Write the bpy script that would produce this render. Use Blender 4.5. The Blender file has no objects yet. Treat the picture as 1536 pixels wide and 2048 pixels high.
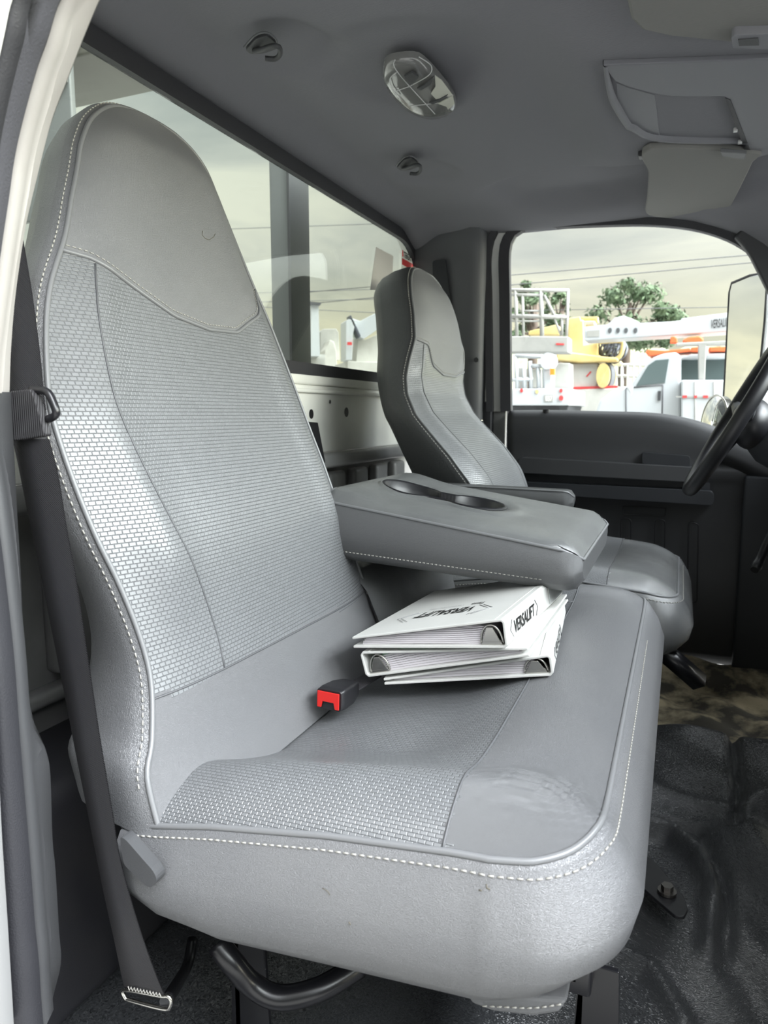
import bpy, bmesh, math, random
import numpy as np
from mathutils import Vector, Matrix
random.seed(7)
COL = bpy.context.scene.collection
SC = bpy.context.scene
# ------------------------------------------------------------------ camera
# metres; x = towards the front of the truck, y = across the cab (driver side is far), z = up, cab floor at z = 0
FPX = 1420.0
TH = math.atan(196 / FPX)
PS = math.atan(596 / FPX * math.cos(TH))
CR = np.array([math.cos(PS), math.sin(PS), 0])
CF = np.array([-math.sin(PS) * math.cos(TH), math.cos(PS) * math.cos(TH), -math.sin(TH)])
CU = np.cross(CR, CF)
CC = np.array([0, 0, 0.80])
cam = bpy.data.cameras.new('camera')
camo = bpy.data.objects.new('camera', cam)
COL.objects.link(camo)
M = Matrix(((CR[0], CU[0], -CF[0]), (CR[1], CU[1], -CF[1]), (CR[2], CU[2], -CF[2])))
camo.matrix_world = Matrix.Translation(CC) @ M.to_4x4()
cam.sensor_fit = 'HORIZONTAL'
cam.sensor_width = 36.0
cam.lens = FPX / 1536 * 36.0
cam.clip_start = 0.02
cam.clip_end = 2000
cam.dof.use_dof = True
cam.dof.focus_distance = 0.95
cam.dof.aperture_fstop = 14.0
SC.camera = camo
SC.view_settings.view_transform = 'Standard'
SC.view_settings.look = 'None'
SC.view_settings.exposure = 0.0
SC.view_settings.gamma = 1.0
SC.view_settings.use_curve_mapping = False
SC.cycles.max_bounces = 10
SC.cycles.diffuse_bounces = 5
SC.cycles.transparent_max_bounces = 16
SC.cycles.use_denoising = True
SC.cycles.sample_clamp_indirect = 6.0


def ray(u, v):
    return CF + CR * (u - 768) / FPX - CU * (v - 1024) / FPX


def P(u, v, **k):
    """the point of the place seen at photo pixel (u, v) on the plane x=, y= or z= (or n=(normal, offset))"""
    d = ray(u, v)
    a, val = list(k.items())[0]
    if a == 'n':
        n = np.array(val[0]); t = (val[1] - n @ CC) / (n @ d)
    elif a == 'd':
        t = val
    else:
        i = 'xyz'.index(a); t = (val - CC[i]) / d[i]
    return CC + d * t


# ------------------------------------------------------------------ sky and sun
W = bpy.data.worlds.new('overcast_sky')
SC.world = W
W.use_nodes = True
nt = W.node_tree
nt.nodes.clear()


def N(nt, t, **k):
    n = nt.nodes.new(t)
    for a, b in k.items():
        if a == 'ins':
            for i, val in b.items():
                n.inputs[i].default_value = val
        else:
            setattr(n, a, b)
    return n


def ramp(nt, stops, fac=None, interp='LINEAR'):
    r = nt.nodes.new('ShaderNodeValToRGB')
    r.color_ramp.interpolation = interp
    e = r.color_ramp.elements
    while len(e) > 1:
        e.remove(e[-1])
    e[0].position = stops[0][0]; e[0].color = (*stops[0][1], 1)
    for p, c in stops[1:]:
        x = e.new(p); x.color = (*c, 1)
    if fac is not None:
        nt.links.new(fac, r.inputs[0])
    return r


def build_sky():
    L = nt.links.new
    tc = N(nt, 'ShaderNodeTexCoord')
    sep = N(nt, 'ShaderNodeSeparateXYZ'); L(tc.outputs['Generated'], sep.inputs[0])
    base = ramp(nt, [(0.0, (0.40, 0.39, 0.36)), (0.49, (0.52, 0.50, 0.44)), (0.502, (0.86, 0.82, 0.62)),
                     (0.56, (0.80, 0.77, 0.60)), (0.60, (0.70, 0.71, 0.66)), (0.68, (0.66, 0.69, 0.66)), (0.80, (0.85, 0.88, 0.89)), (0.93, (2.2, 2.25, 2.3)), (1.0, (2.6, 2.65, 2.7))])
    mr = N(nt, 'ShaderNodeMath', operation='MULTIPLY_ADD', ins={1: 0.5, 2: 0.5})
    L(sep.outputs[2], mr.inputs[0]); L(mr.outputs[0], base.inputs[0])
    mp = N(nt, 'ShaderNodeMapping'); mp.inputs['Scale'].default_value = (1.0, 1.0, 3.4)
    L(tc.outputs['Generated'], mp.inputs[0])
    nz = N(nt, 'ShaderNodeTexNoise', ins={'Scale': 2.6, 'Detail': 7, 'Roughness': 0.55, 'Distortion': 0.4})
    L(mp.outputs[0], nz.inputs['Vector'])
    cl = ramp(nt, [(0.33, (0.70, 0.73, 0.75)), (0.48, (0.93, 0.94, 0.93)), (0.62, (1.22, 1.2, 1.12))], nz.outputs[0])
    mx = N(nt, 'ShaderNodeMix', data_type='RGBA', blend_type='MULTIPLY'); mx.inputs[0].default_value = 1
    L(base.outputs[0], mx.inputs[6]); L(cl.outputs[0], mx.inputs[7])
    # the bright part of the cloud cover lies ahead of the truck, where the sun is
    vm = N(nt, 'ShaderNodeVectorMath', operation='DOT_PRODUCT'); vm.inputs[1].default_value = (0.91, -0.02, 0.41)
    L(tc.outputs['Generated'], vm.inputs[0])
    br = ramp(nt, [(0.0, (1, 1, 1)), (0.25, (SKY_SIDE,) * 3), (0.70, (SKY_BACK, SKY_BACK * 1.01, SKY_BACK * 1.07)), (1.0, (SKY_SUN, SKY_SUN * 1.0, SKY_SUN * 1.06))], vm.outputs['Value'])
    m2 = N(nt, 'ShaderNodeMix', data_type='RGBA', blend_type='MULTIPLY'); m2.inputs[0].default_value = 1
    L(mx.outputs[2], m2.inputs[6]); L(br.outputs[0], m2.inputs[7])
    # added dark band low in the sky behind the camera, cuts light into the cab
    ya = N(nt, 'ShaderNodeMath', operation='MULTIPLY_ADD', ins={1: -2.5, 2: -0.4}); ya.use_clamp = True; L(sep.outputs[1], ya.inputs[0])
    za = N(nt, 'ShaderNodeMath', operation='MULTIPLY_ADD', ins={1: -4.0, 2: 1.9}); za.use_clamp = True; L(sep.outputs[2], za.inputs[0])
    yz = N(nt, 'ShaderNodeMath', operation='MULTIPLY'); L(ya.outputs[0], yz.inputs[0]); L(za.outputs[0], yz.inputs[1])
    m3 = N(nt, 'ShaderNodeMix', data_type='RGBA'); L(yz.outputs[0], m3.inputs[0]); L(m2.outputs[2], m3.inputs[6]); m3.inputs[7].default_value = (.10, .105, .09, 1)
    m2 = m3
    bg = N(nt, 'ShaderNodeBackground'); bg.inputs[1].default_value = SKY_STRENGTH
    L(m2.outputs[2], bg.inputs[0])
    out = N(nt, 'ShaderNodeOutputWorld'); L(bg.outputs[0], out.inputs[0])


SKY_STRENGTH = 1.28
SKY_SIDE = 1.2
SKY_BACK = 4.0
SKY_SUN = 27.0
build_sky()
W.cycles.sampling_method = 'MANUAL'
W.cycles.sample_map_resolution = 512

# ------------------------------------------------------------------ materials
MATS = {}


def mat(name, color, rough=0.5, metal=0.0, bump=None, spec=0.5, var=None, coat=0.0):
    """bump = (kind, scale, strength); var = (scale, lighter colour, low, high) wear and dirt patches"""
    m = bpy.data.materials.new(name); MATS[name] = m
    m.use_nodes = True
    t = m.node_tree; L = t.links.new
    b = t.nodes['Principled BSDF']
    b.inputs['Base Color'].default_value = (*color, 1)
    b.inputs['Roughness'].default_value = rough
    b.inputs['Metallic'].default_value = metal
    b.inputs['Specular IOR Level'].default_value = spec
    b.inputs['Coat Weight'].default_value = coat
    tc = N(t, 'ShaderNodeTexCoord')
    if var:
        nz = N(t, 'ShaderNodeTexNoise', ins={'Scale': var[0], 'Detail': 5, 'Roughness': 0.6})
        L(tc.outputs['Object'], nz.inputs['Vector'])
        r = ramp(t, [(var[2], color), (var[3], var[1])], nz.outputs[0])
        L(r.outputs[0], b.inputs['Base Color'])
    if bump:
        kind, sc, st = bump
        bp = N(t, 'ShaderNodeBump', ins={'Strength': st, 'Distance': 0.001})
        if kind == 'leather':
            v = N(t, 'ShaderNodeTexVoronoi', ins={'Scale': sc}); v.feature = 'SMOOTH_F1'
            v.inputs['Smoothness'].default_value = 0.35
            nz = N(t, 'ShaderNodeTexNoise', ins={'Scale': sc * 0.35, 'Detail': 2})
            vm = N(t, 'ShaderNodeVectorMath', operation='MULTIPLY_ADD'); vm.inputs[1].default_value = (0.02,) * 3
            L(nz.outputs['Color'], vm.inputs[0]); L(tc.outputs['Object'], vm.inputs[2])
            L(vm.outputs[0], v.inputs['Vector']); h = v.outputs[0]
            h2 = N(t, 'ShaderNodeMath', operation='MULTIPLY', ins={1: -1.0}); L(h, h2.inputs[0]); h = h2.outputs[0]
        elif kind == 'noise':
            nz = N(t, 'ShaderNodeTexNoise', ins={'Scale': sc, 'Detail': 3}); L(tc.outputs['Object'], nz.inputs['Vector'])
            h = nz.outputs[0]
        elif kind == 'fiber':
            mp = N(t, 'ShaderNodeMapping'); mp.inputs['Scale'].default_value = (0.25, 1, 1); L(tc.outputs['Object'], mp.inputs[0])
            nz = N(t, 'ShaderNodeTexNoise', ins={'Scale': sc, 'Detail': 3}); L(mp.outputs[0], nz.inputs['Vector'])
            h = nz.outputs[0]
        elif kind == 'web':
            wv = N(t, 'ShaderNodeTexWave', ins={'Scale': sc}); wv.bands_direction = 'DIAGONAL'
            L(tc.outputs['UV'], wv.inputs['Vector']); h = wv.outputs['Fac']
        elif kind == 'weave':
            bk = N(t, 'ShaderNodeTexBrick', ins={'Scale': 1.0, 'Mortar Size': 0.0007, 'Mortar Smooth': 1.0, 'Bias': 0.0,
                                                  'Brick Width': 0.0068, 'Row Height': 0.0047})
            bk.offset = 0.5
            c = color
            bk.inputs['Color1'].default_value = (c[0] * .95, c[1] * .95, c[2] * .95, 1)
            bk.inputs['Color2'].default_value = (c[0] * 1.06, c[1] * 1.06, c[2] * 1.06, 1)
            bk.inputs['Mortar'].default_value = (c[0] * .82, c[1] * .82, c[2] * .82, 1)
            L(tc.outputs['UV'], bk.inputs['Vector']); L(bk.outputs['Color'], b.inputs['Base Color'])
            h2 = N(t, 'ShaderNodeMath', operation='SUBTRACT', ins={0: 1.0}); L(bk.outputs['Fac'], h2.inputs[1]); h = h2.outputs[0]
            bp.inputs['Distance'].default_value = 0.0012
        L(h, bp.inputs['Height']); L(bp.outputs[0], b.inputs['Normal'])
    return m


VG = (0.135, 0.137, 0.143)
vinyl = mat('grey_vinyl', VG, 0.33, bump=('leather', 380, 0.6), var=(2.2, (0.165, 0.165, 0.168), 0.45, 0.75), spec=1.0)
weave = mat('woven_grey_vinyl', (0.145, 0.150, 0.156), 0.34, bump=('weave', 1, 0.7), spec=1.0)
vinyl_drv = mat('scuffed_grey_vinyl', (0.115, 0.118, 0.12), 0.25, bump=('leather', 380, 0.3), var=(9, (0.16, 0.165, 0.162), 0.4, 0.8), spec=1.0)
side_shade = mat('shaded_side_vinyl', (0.050, 0.052, 0.054), 0.4, bump=('leather', 380, 0.5))  # grey vinyl of the driver seat flank, its shade put into the colour
arm_side = mat('shaded_armrest_vinyl', (0.085, 0.087, 0.09), 0.36, bump=('leather', 380, 0.5), spec=0.8)  # armrest body vinyl, darkened in colour to stand in for shade
pipe = mat('grey_piping', (0.16, 0.163, 0.168), 0.35)
thread = mat('pale_thread', (0.36, 0.35, 0.32), 0.7)
felt = mat('frayed_felt_edge', (0.30, 0.30, 0.27), 0.95, bump=('noise', 300, 1))
headl = mat('headliner_fabric', (0.185, 0.184, 0.198), 0.95, bump=('fiber', 500, 0.5), spec=0.2)
visorm = mat('visor_fabric', (0.19, 0.187, 0.178), 0.85, bump=('fiber', 300, 0.4), spec=0.25)
consm = mat('overhead_console_plastic', (0.16, 0.16, 0.175), 0.6, bump=('noise', 900, 0.15))
trimd = mat('dark_grey_trim_plastic', (0.042, 0.043, 0.046), 0.55, bump=('noise', 900, 0.2))
trimp = mat('pillar_trim_plastic', (0.085, 0.087, 0.092), 0.5, bump=('noise', 900, 0.15))
doorm = mat('charcoal_door_plastic', (0.017, 0.019, 0.023), 0.55, bump=('noise', 900, 0.2))
black = mat('black_plastic', (0.012, 0.012, 0.014), 0.4)
blackg = mat('glossy_black_metal', (0.010, 0.010, 0.012), 0.28)
rubber = mat('black_rubber_seal', (0.018, 0.018, 0.022), 0.6, bump=('noise', 600, 0.3))
flock = mat('dark_flocked_seal', (0.055, 0.055, 0.065), 0.85, bump=('noise', 500, 0.6))
pillarw = mat('beige_painted_steel', (0.33, 0.31, 0.298), 0.45, var=(8, (0.37, 0.355, 0.34), 0.4, 0.7))
whitep = mat('white_painted_steel', (0.74, 0.74, 0.70), 0.35, var=(5, (0.66, 0.66, 0.63), 0.45, 0.7))
greyp = mat('grey_primed_steel', (0.20, 0.20, 0.20), 0.35, var=(5, (0.15, 0.15, 0.15), 0.45, 0.7))
beltm = mat('black_belt_webbing', (0.024, 0.023, 0.026), 0.6, bump=('web', 260, 0.7))
mats_floor = mat('black_vinyl_floor_mat', (0.042, 0.044, 0.047), 0.34, bump=('leather', 300, 0.8), spec=1.0)
mud = mat('muddy_footwell', (0.07, 0.062, 0.048), 0.7, bump=('noise', 60, 0.6), var=(9, (0.46, 0.39, 0.26), 0.45, 0.60))
steel = mat('bright_steel', (0.55, 0.54, 0.51), 0.25, 1.0)
steeld = mat('dull_bolt_steel', (0.18, 0.17, 0.16), 0.4, 1.0)
redm = mat('red_release_plastic', (0.62, 0.018, 0.015), 0.35)
paperm = mat('white_paper', (0.62, 0.59, 0.62), 0.8)
binderm = mat('white_binder_vinyl', (0.66, 0.66, 0.635), 0.30, var=(6, (0.60, 0.60, 0.575), 0.4, 0.7))
clearp = mat('cloudy_label_sleeve', (0.62, 0.64, 0.62), 0.15)
greenm = mat('pale_green_divider', (0.35, 0.55, 0.40), 0.6)
inkm = mat('black_ink', (0.012, 0.012, 0.012), 0.5)
inkg = mat('grey_ink', (0.25, 0.25, 0.25), 0.5)
lens = mat('smoky_lamp_lens', (0.16, 0.16, 0.155), 0.12, coat=0.6)
lensw = mat('pale_lamp_lens', (0.52, 0.52, 0.45), 0.15, coat=0.6)
chrome = mat('lamp_trim_line', (0.45, 0.45, 0.45), 0.3)
mirrorm = mat('mirror_glass', (0.92, 0.93, 0.92), 0.02, 1.0)
white_ext = mat('white_truck_paint', (0.47, 0.49, 0.50), 0.3)
white_old = mat('weathered_white_paint', (0.54, 0.53, 0.49), 0.6, var=(3, (0.45, 0.44, 0.40), 0.4, 0.7))
greyex = mat('weathered_grey_aluminium', (0.36, 0.355, 0.33), 0.6, var=(4, (0.29, 0.29, 0.27), 0.4, 0.7))
yellow = mat('faded_yellow_paint', (0.58, 0.44, 0.17), 0.5, var=(3, (0.62, 0.52, 0.27), 0.4, 0.7))
orange = mat('orange_plastic', (0.85, 0.16, 0.05), 0.5)
redp = mat('red_paint', (0.55, 0.05, 0.05), 0.5)
amber = mat('amber_lamp', (0.85, 0.25, 0.03), 0.3)
darkhose = mat('dark_hoses', (0.07, 0.075, 0.09), 0.5)
tint = mat('tinted_truck_glass', (0.10, 0.13, 0.13), 0.08)
leafm = mat('tree_leaves', (0.075, 0.12, 0.06), 0.8, var=(2, (0.14, 0.19, 0.10), 0.4, 0.7))
barkm = mat('tree_bark', (0.12, 0.09, 0.07), 0.9)
hedge = mat('dry_grass_slope', (0.26, 0.29, 0.16), 0.95, var=(1.2, (0.38, 0.36, 0.26), 0.4, 0.7))
groundm = mat('pale_gravel', (0.20, 0.195, 0.185), 0.9, bump=('noise', 30, 0.5), var=(4, (0.25, 0.245, 0.23), 0.4, 0.7))
rackm = mat('grey_painted_rack_steel', (0.13, 0.137, 0.137), 0.45)
rackb = mat('taupe_painted_boom', (0.13, 0.127, 0.11), 0.5)
wirem = mat('utility_wire', (0.12, 0.12, 0.12), 0.6)
stickw = mat('sticker_white', (0.75, 0.75, 0.70), 0.5)
greys = mat('back_of_paper_sticker', (0.45, 0.44, 0.42), 0.7)


def glass_mat(name, tintc, refl):
    m = bpy.data.materials.new(name); m.use_nodes = True
    t = m.node_tree; t.nodes.clear(); L = t.links.new
    tr = N(t, 'ShaderNodeBsdfTransparent'); tr.inputs[0].default_value = (*tintc, 1)
    gl = N(t, 'ShaderNodeBsdfGlossy'); gl.inputs['Roughness'].default_value = 0.0
    lw = N(t, 'ShaderNodeLayerWeight'); lw.inputs[0].default_value = 0.5
    pw = N(t, 'ShaderNodeMath', operation='POWER', ins={1: 5.0}); L(lw.outputs['Facing'], pw.inputs[0])
    ml = N(t, 'ShaderNodeMath', operation='MULTIPLY_ADD', ins={1: .9 * refl, 2: .04 * refl}); L(pw.outputs[0], ml.inputs[0])
    mx = N(t, 'ShaderNodeMixShader'); L(ml.outputs[0], mx.inputs[0]); L(tr.outputs[0], mx.inputs[1]); L(gl.outputs[0], mx.inputs[2])
    o = N(t, 'ShaderNodeOutputMaterial'); L(mx.outputs[0], o.inputs[0])
    return m


glass_r = glass_mat('rear_window_glass', (0.90, 0.925, 0.89), 1.3)
glass_s = glass_mat('side_window_glass', (0.95, 0.965, 0.96), 1.0)


# ------------------------------------------------------------------ mesh helpers
class MB:
    def __init__(s):
        s.v = []; s.f = []; s.uv = []; s.smooth = []

    def add(s, verts, faces, uvs=None, smooth=False):
        o = len(s.v)
        s.v += [tuple(map(float, p)) for p in verts]
        for f in faces:
            s.f.append(tuple(o + i for i in f))
            s.uv.append([uvs[i] for i in f] if uvs is not None else [(verts[i][0], verts[i][1]) for i in f])
            s.smooth.append(smooth)
        return s

    def grid(s, rows, uv=None, closed=False, smooth=True, flip=False):
        nr = len(rows); nc = len(rows[0]); V = [p for r in rows for p in r]
        U = [q for r in uv for q in r] if uv is not None else None
        F = []
        for i in range(nr - 1):
            for j in range(nc if closed else nc - 1):
                k = (j + 1) % nc
                f = (i * nc + j, i * nc + k, (i + 1) * nc + k, (i + 1) * nc + j)
                F.append(f[::-1] if flip else f)
        return s.add(V, F, U, smooth)

    def box(s, a, b, bev=0.0):
        a = np.minimum(a, b), np.maximum(a, b)
        lo, hi = a
        if bev <= 0:
            c = [(x, y, z) for x in (lo[0], hi[0]) for y in (lo[1], hi[1]) for z in (lo[2], hi[2])]
            return s.add(c, [(0, 1, 3, 2), (4, 6, 7, 5), (0, 4, 5, 1), (2, 3, 7, 6), (0, 2, 6, 4), (1, 5, 7, 3)])
        bm = bmesh.new()
        bmesh.ops.create_cube(bm, size=1)
        for v in bm.verts:
            v.co = Vector([(lo[i] + hi[i]) / 2 + v.co[i] * (hi[i] - lo[i]) for i in range(3)])
        bmesh.ops.bevel(bm, geom=list(bm.edges), offset=min(bev, min(hi - lo) * .49), segments=3, profile=.5, affect='EDGES')
        return s.bm(bm, True)

    def bm(s, bm, smooth=False):
        bm.verts.ensure_lookup_table(); bm.verts.index_update()
        s.add([v.co[:] for v in bm.verts], [tuple(v.index for v in f.verts) for f in bm.faces], None, smooth)
        bm.free(); return s

    def obox(s, c, ax, ay, az, bev=0.0):
        """oriented box: centre and three half-axis vectors"""
        m = MB(); lens_ = [np.linalg.norm(a) for a in (ax, ay, az)]
        m.box(-np.array(lens_), np.array(lens_), bev)
        R = np.array([np.array(a) / l for a, l in zip((ax, ay, az), lens_)])
        V = [tuple(np.array(c) + np.array(p) @ R) for p in m.v]
        return s.add(V, m.f, None, bev > 0)

    def tube(s, pts, r, n=8, closed=False, cap=True):
        pts = [np.array(p, float) for p in pts]; k = len(pts)
        rr = r if hasattr(r, '__len__') else [r] * k
        rows = []; up = None
        for i, p in enumerate(pts):
            a = pts[(i - 1) % k] if (closed or i > 0) else p
            b = pts[(i + 1) % k] if (closed or i < k - 1) else p
            t = b - a; t = t / (np.linalg.norm(t) + 1e-12)
            if up is None:
                up = np.array([0, 0, 1.0]) if abs(t[2]) < .9 else np.array([1.0, 0, 0])
            sd = np.cross(t, up); sd /= np.linalg.norm(sd) + 1e-12
            up = np.cross(sd, t)
            rows.append([p + rr[i] * (math.cos(q) * sd + math.sin(q) * up) for q in [2 * math.pi * j / n for j in range(n)]])
        if closed: rows.append(rows[0])
        s.grid(rows, closed=True)
        if cap and not closed:
            s.add(rows[0], [tuple(range(n))]); s.add(rows[-1], [tuple(range(n))[::-1]])
        return s

    def prism(s, poly, d, bev=0.0):
        """planar polygon (3-D points) extruded along d"""
        d = np.array(d, float); n = len(poly)
        bm = bmesh.new()
        vs = [bm.verts.new(tuple(p)) for p in poly]
        f = bm.faces.new(vs)
        r = bmesh.ops.extrude_face_region(bm, geom=[f])
        for g in r['geom']:
            if isinstance(g, bmesh.types.BMVert):
                g.co += Vector(d)
        bmesh.ops.recalc_face_normals(bm, faces=bm.faces)
        if bev > 0:
            bmesh.ops.bevel(bm, geom=list(bm.edges), offset=bev, segments=2, profile=.5, affect='EDGES', clamp_overlap=True)
        return s.bm(bm, False)

    def disc(s, c, ax, ay, d=None, n=24):
        poly = [np.array(c) + np.array(ax) * math.cos(q) + np.array(ay) * math.sin(q) for q in [2 * math.pi * i / n for i in range(n)]]
        return s.prism(poly, d if d is not None else (0, 0, .001))

    def ball(s, c, r, nu=12, nv=8):
        rows = []
        for i in range(nv + 1):
            a = math.pi * i / nv
            rows.append([np.array(c) + np.array([r[0] * math.sin(a) * math.cos(b), r[1] * math.sin(a) * math.sin(b), r[2] * math.cos(a)]) for b in [2 * math.pi * j / nu for j in range(nu)]])
        return s.grid(rows, closed=True)


def root_loc(p):
    o = np.zeros(3)
    while p is not None:
        o += np.array(p.location); p = p.parent
    return o


def obj(name, mb, m, parent=None, label=None, org=None, smooth_angle=None):
    me = bpy.data.meshes.new(name)
    off = root_loc(parent) + (np.array(org) if org is not None else 0)
    V = [tuple(np.array(p) - off) for p in mb.v]
    me.from_pydata(V, [], mb.f)
    uvl = me.uv_layers.new(name='UVMap')
    i = 0
    flat = []
    for u in mb.uv:
        for q in u: flat += [q[0], q[1]]
    uvl.data.foreach_set('uv', flat)
    me.polygons.foreach_set('use_smooth', mb.smooth)
    me.materials.append(m)
    bm = bmesh.new(); bm.from_mesh(me)
    bmesh.ops.remove_doubles(bm, verts=bm.verts, dist=1e-5)
    bmesh.ops.recalc_face_normals(bm, faces=bm.faces)
    bm.to_mesh(me); bm.free()
    o = bpy.data.objects.new(name, me); COL.objects.link(o)
    if org is not None: o.location = tuple(org)
    if parent is not None: o.parent = parent
    if label: o['label'] = label
    return o


def tag(o, label, cat, group=None, kind=None):
    o['label'] = label; o['category'] = cat
    if group: o['group'] = group
    if kind: o['kind'] = kind
    return o


def thing(name, label, cat, loc, group=None):
    o = bpy.data.objects.new(name, None); COL.objects.link(o)
    o.location = tuple(map(float, loc)); o.empty_display_size = 0.05
    return tag(o, label, cat, group)


def struct(name, mb, m, parent=None):
    o = obj(name, mb, m, parent)
    if parent is None: o['kind'] = 'structure'
    return o


def crv(pts, n, closed=False):
    """Catmull-Rom resample to n points, evenly by length"""
    p = [np.array(q, float) for q in pts]
    k = len(p); out = []
    segs = k if closed else k - 1
    for i in range(segs):
        g = (lambda j: p[j % k]) if closed else (lambda j: p[max(0, min(k - 1, j))])
        a, b, c, d = g(i - 1), g(i), g(i + 1), g(i + 2)
        for t in np.linspace(0, 1, 12, endpoint=False):
            out.append(.5 * ((2 * b) + (-a + c) * t + (2 * a - 5 * b + 4 * c - d) * t * t + (-a + 3 * b - 3 * c + d) * t ** 3))
    out.append(p[0] if closed else p[-1])
    out = np.array(out)
    L = np.concatenate([[0], np.cumsum(np.linalg.norm(np.diff(out, axis=0), axis=1))])
    s = np.linspace(0, L[-1], n)
    return np.stack([np.interp(s, L, out[:, i]) for i in range(out.shape[1])], 1)


def dashes(mb, pts, r=0.0006, dash=0.004, gap=0.0025):
    pts = np.array(pts); L = np.concatenate([[0], np.cumsum(np.linalg.norm(np.diff(pts, axis=0), axis=1))])
    s = 0
    at = lambda q: np.array([np.interp(q, L, pts[:, i]) for i in range(3)])
    while s + dash < L[-1]:
        mb.tube([at(s), at(s + dash)], r, 5); s += dash + gap
    return mb


def text_mb(txt, origin, rx, ry, size, width=1.0, extrude=0.0002, bold=0.0, shear=0.0, spacing=1.0):
    cu = bpy.data.curves.new('t', 'FONT'); cu.body = txt; cu.size = 1.0; cu.offset = bold; cu.shear = shear; cu.space_character = spacing
    cu.resolution_u = 3
    cu.extrude = 0
    o = bpy.data.objects.new('t', cu); COL.objects.link(o)
    dg = bpy.context.evaluated_depsgraph_get(); me = bpy.data.meshes.new_from_object(o.evaluated_get(dg))
    rx = np.array(rx, float); ry = np.array(ry, float); nz = np.cross(rx, ry); nz /= np.linalg.norm(nz)
    mb = MB()
    V = [np.array(origin) + rx * (v.co.x * size * width) + ry * (v.co.y * size) + nz * extrude for v in me.vertices]
    mb.add(V, [tuple(p.vertices) for p in me.polygons])
    w = max(v.co.x for v in me.vertices) * size * width
    bpy.data.objects.remove(o); bpy.data.curves.remove(cu); bpy.data.meshes.remove(me)
    return mb, w


def sm(t):
    t = np.clip(t, 0, 1); return t * t * (3 - 2 * t)


# ================================================================== CAB SHELL
YN, YF = 0.44, 2.36      # near door opening, far door inner face
XR = -0.86               # rear wall
ZC = 1.425


_dt = np.array([P(u, v, y=YF) for u, v in ((1100, 441), (1290, 438), (1380, 446), (1440, 462), (1480, 476), (1530, 510), (1600, 620))])


def ceil_z(x, y):
    z = ZC
    ze = min(ZC - .045, float(np.interp(x, _dt[:, 0], _dt[:, 2])) + .004)
    z -= 0.035 * sm(1 - (x - XR) / 0.10)
    z -= (ZC - ze) * sm(1 - (YF + .0 - y) / 0.16)
    z -= 0.05 * sm(1 - (y - YN) / 0.12)
    z -= 0.03 * sm((x - 0.25) / 0.25)
    z -= 0.036 * sm((x + .30) / .13) * sm((y - 1.14) / .20) * sm((2.05 - y) / .25)
    for cx, cy, rx, ry, h in ((-.66, 1.17, .085, .10, .014), (-.655, 1.86, .085, .10, .014), (-.50, 1.29, .17, .15, .012), (-.30, 2.12, .26, .15, .034), (-.30, .60, .24, .12, .02)):
        d = math.hypot((x - cx) / rx, (y - cy) / ry)
        z += h * sm((1.15 - d) / 0.45)
    return z


rows = [[(x, y, ceil_z(x, y)) for y in np.linspace(YN - .03, YF + .03, 150)] for x in np.linspace(XR - .01, 0.50, 110)]
mb = MB().grid(rows)
rows2 = [[(x, y, z + 0.06) for (x, y, z) in r] for r in rows]
mb.grid(rows2, flip=True)
ceiling = struct('ceiling', mb, headl)
# outer roof skin
mb = MB().box((XR - .06, YN - .14, 1.47), (0.52, YF + .12, 1.51), .015)
struct('trim_1', mb, whitep)


# rear wall: window opening in the y-z plane at x = XR
def rear_open(n=90):
    pts = [(0.60, 0.925), (0.60, 1.25), (0.68, 1.345), (0.80, 1.357), (1.4, 1.352), (2.14, 1.356), (2.26, 1.335), (2.335, 1.28), (2.352, 1.20), (2.352, 0.99), (2.33, 0.94), (2.25, 0.925)]
    return pts


def ring_wall(outer, inner, x0, x1, mbx):
    """wall of thickness x0..x1 between an outer rectangle and an inner loop (both y,z lists with equal counts)"""
    n = len(inner)
    F = [(x0, *p) for p in outer]; G = [(x0, *p) for p in inner]; F1 = [(x1, *p) for p in outer]; G1 = [(x1, *p) for p in inner]
    mbx.grid([F, G, G1, F1, F], closed=True, smooth=False)


def loop_even(pts, n):
    return crv(pts, n + 1, closed=True)[:-1]


def poly_even(pts, n):
    """straight-edge even resample of a closed polygon"""
    p = np.array(list(pts) + [pts[0]], float)
    L = np.concatenate([[0], np.cumsum(np.linalg.norm(np.diff(p, axis=0), axis=1))])
    s = np.linspace(0, L[-1], n, endpoint=False)
    return np.stack([np.interp(s, L, p[:, i]) for i in range(p.shape[1])], 1)


def rounded(pts, r, seg=6):
    """round the corners of a polygon of any dimension"""
    out = []; n = len(pts)
    for i in range(n):
        a, b, c = (np.array(pts[(i + k) % n], float) for k in (-1, 0, 1))
        rr = r[i] if hasattr(r, '__len__') else r
        if rr <= 0: out.append(b); continue
        ua = (a - b); la = np.linalg.norm(ua); ua /= la
        uc = (c - b); lc = np.linalg.norm(uc); uc /= lc
        q = min(rr, la * .49, lc * .49)
        for t in np.linspace(0, 1, seg + 1):
            out.append((1 - t) ** 2 * (b + ua * q) + 2 * t * (1 - t) * b + t * t * (b + uc * q))
    return out


open_r = rounded([(0.60, 0.925), (0.60, 1.352), (2.372, 1.358), (2.372, 0.925)], [.05, .1, .16, .05], 12)
inner = np.array(open_r)
cen = np.array([1.45, 1.13])


def expand_to_rect(inner, y0, y1, z0, z1):
    out = []
    for p in inner:
        d = p - cen
        t = min([(y1 - cen[0]) / d[0] if d[0] > 0 else 9e9, (y0 - cen[0]) / d[0] if d[0] < 0 else 9e9,
                 (z1 - cen[1]) / d[1] if d[1] > 0 else 9e9, (z0 - cen[1]) / d[1] if d[1] < 0 else 9e9])
        out.append(cen + d * t)
    return out


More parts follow.
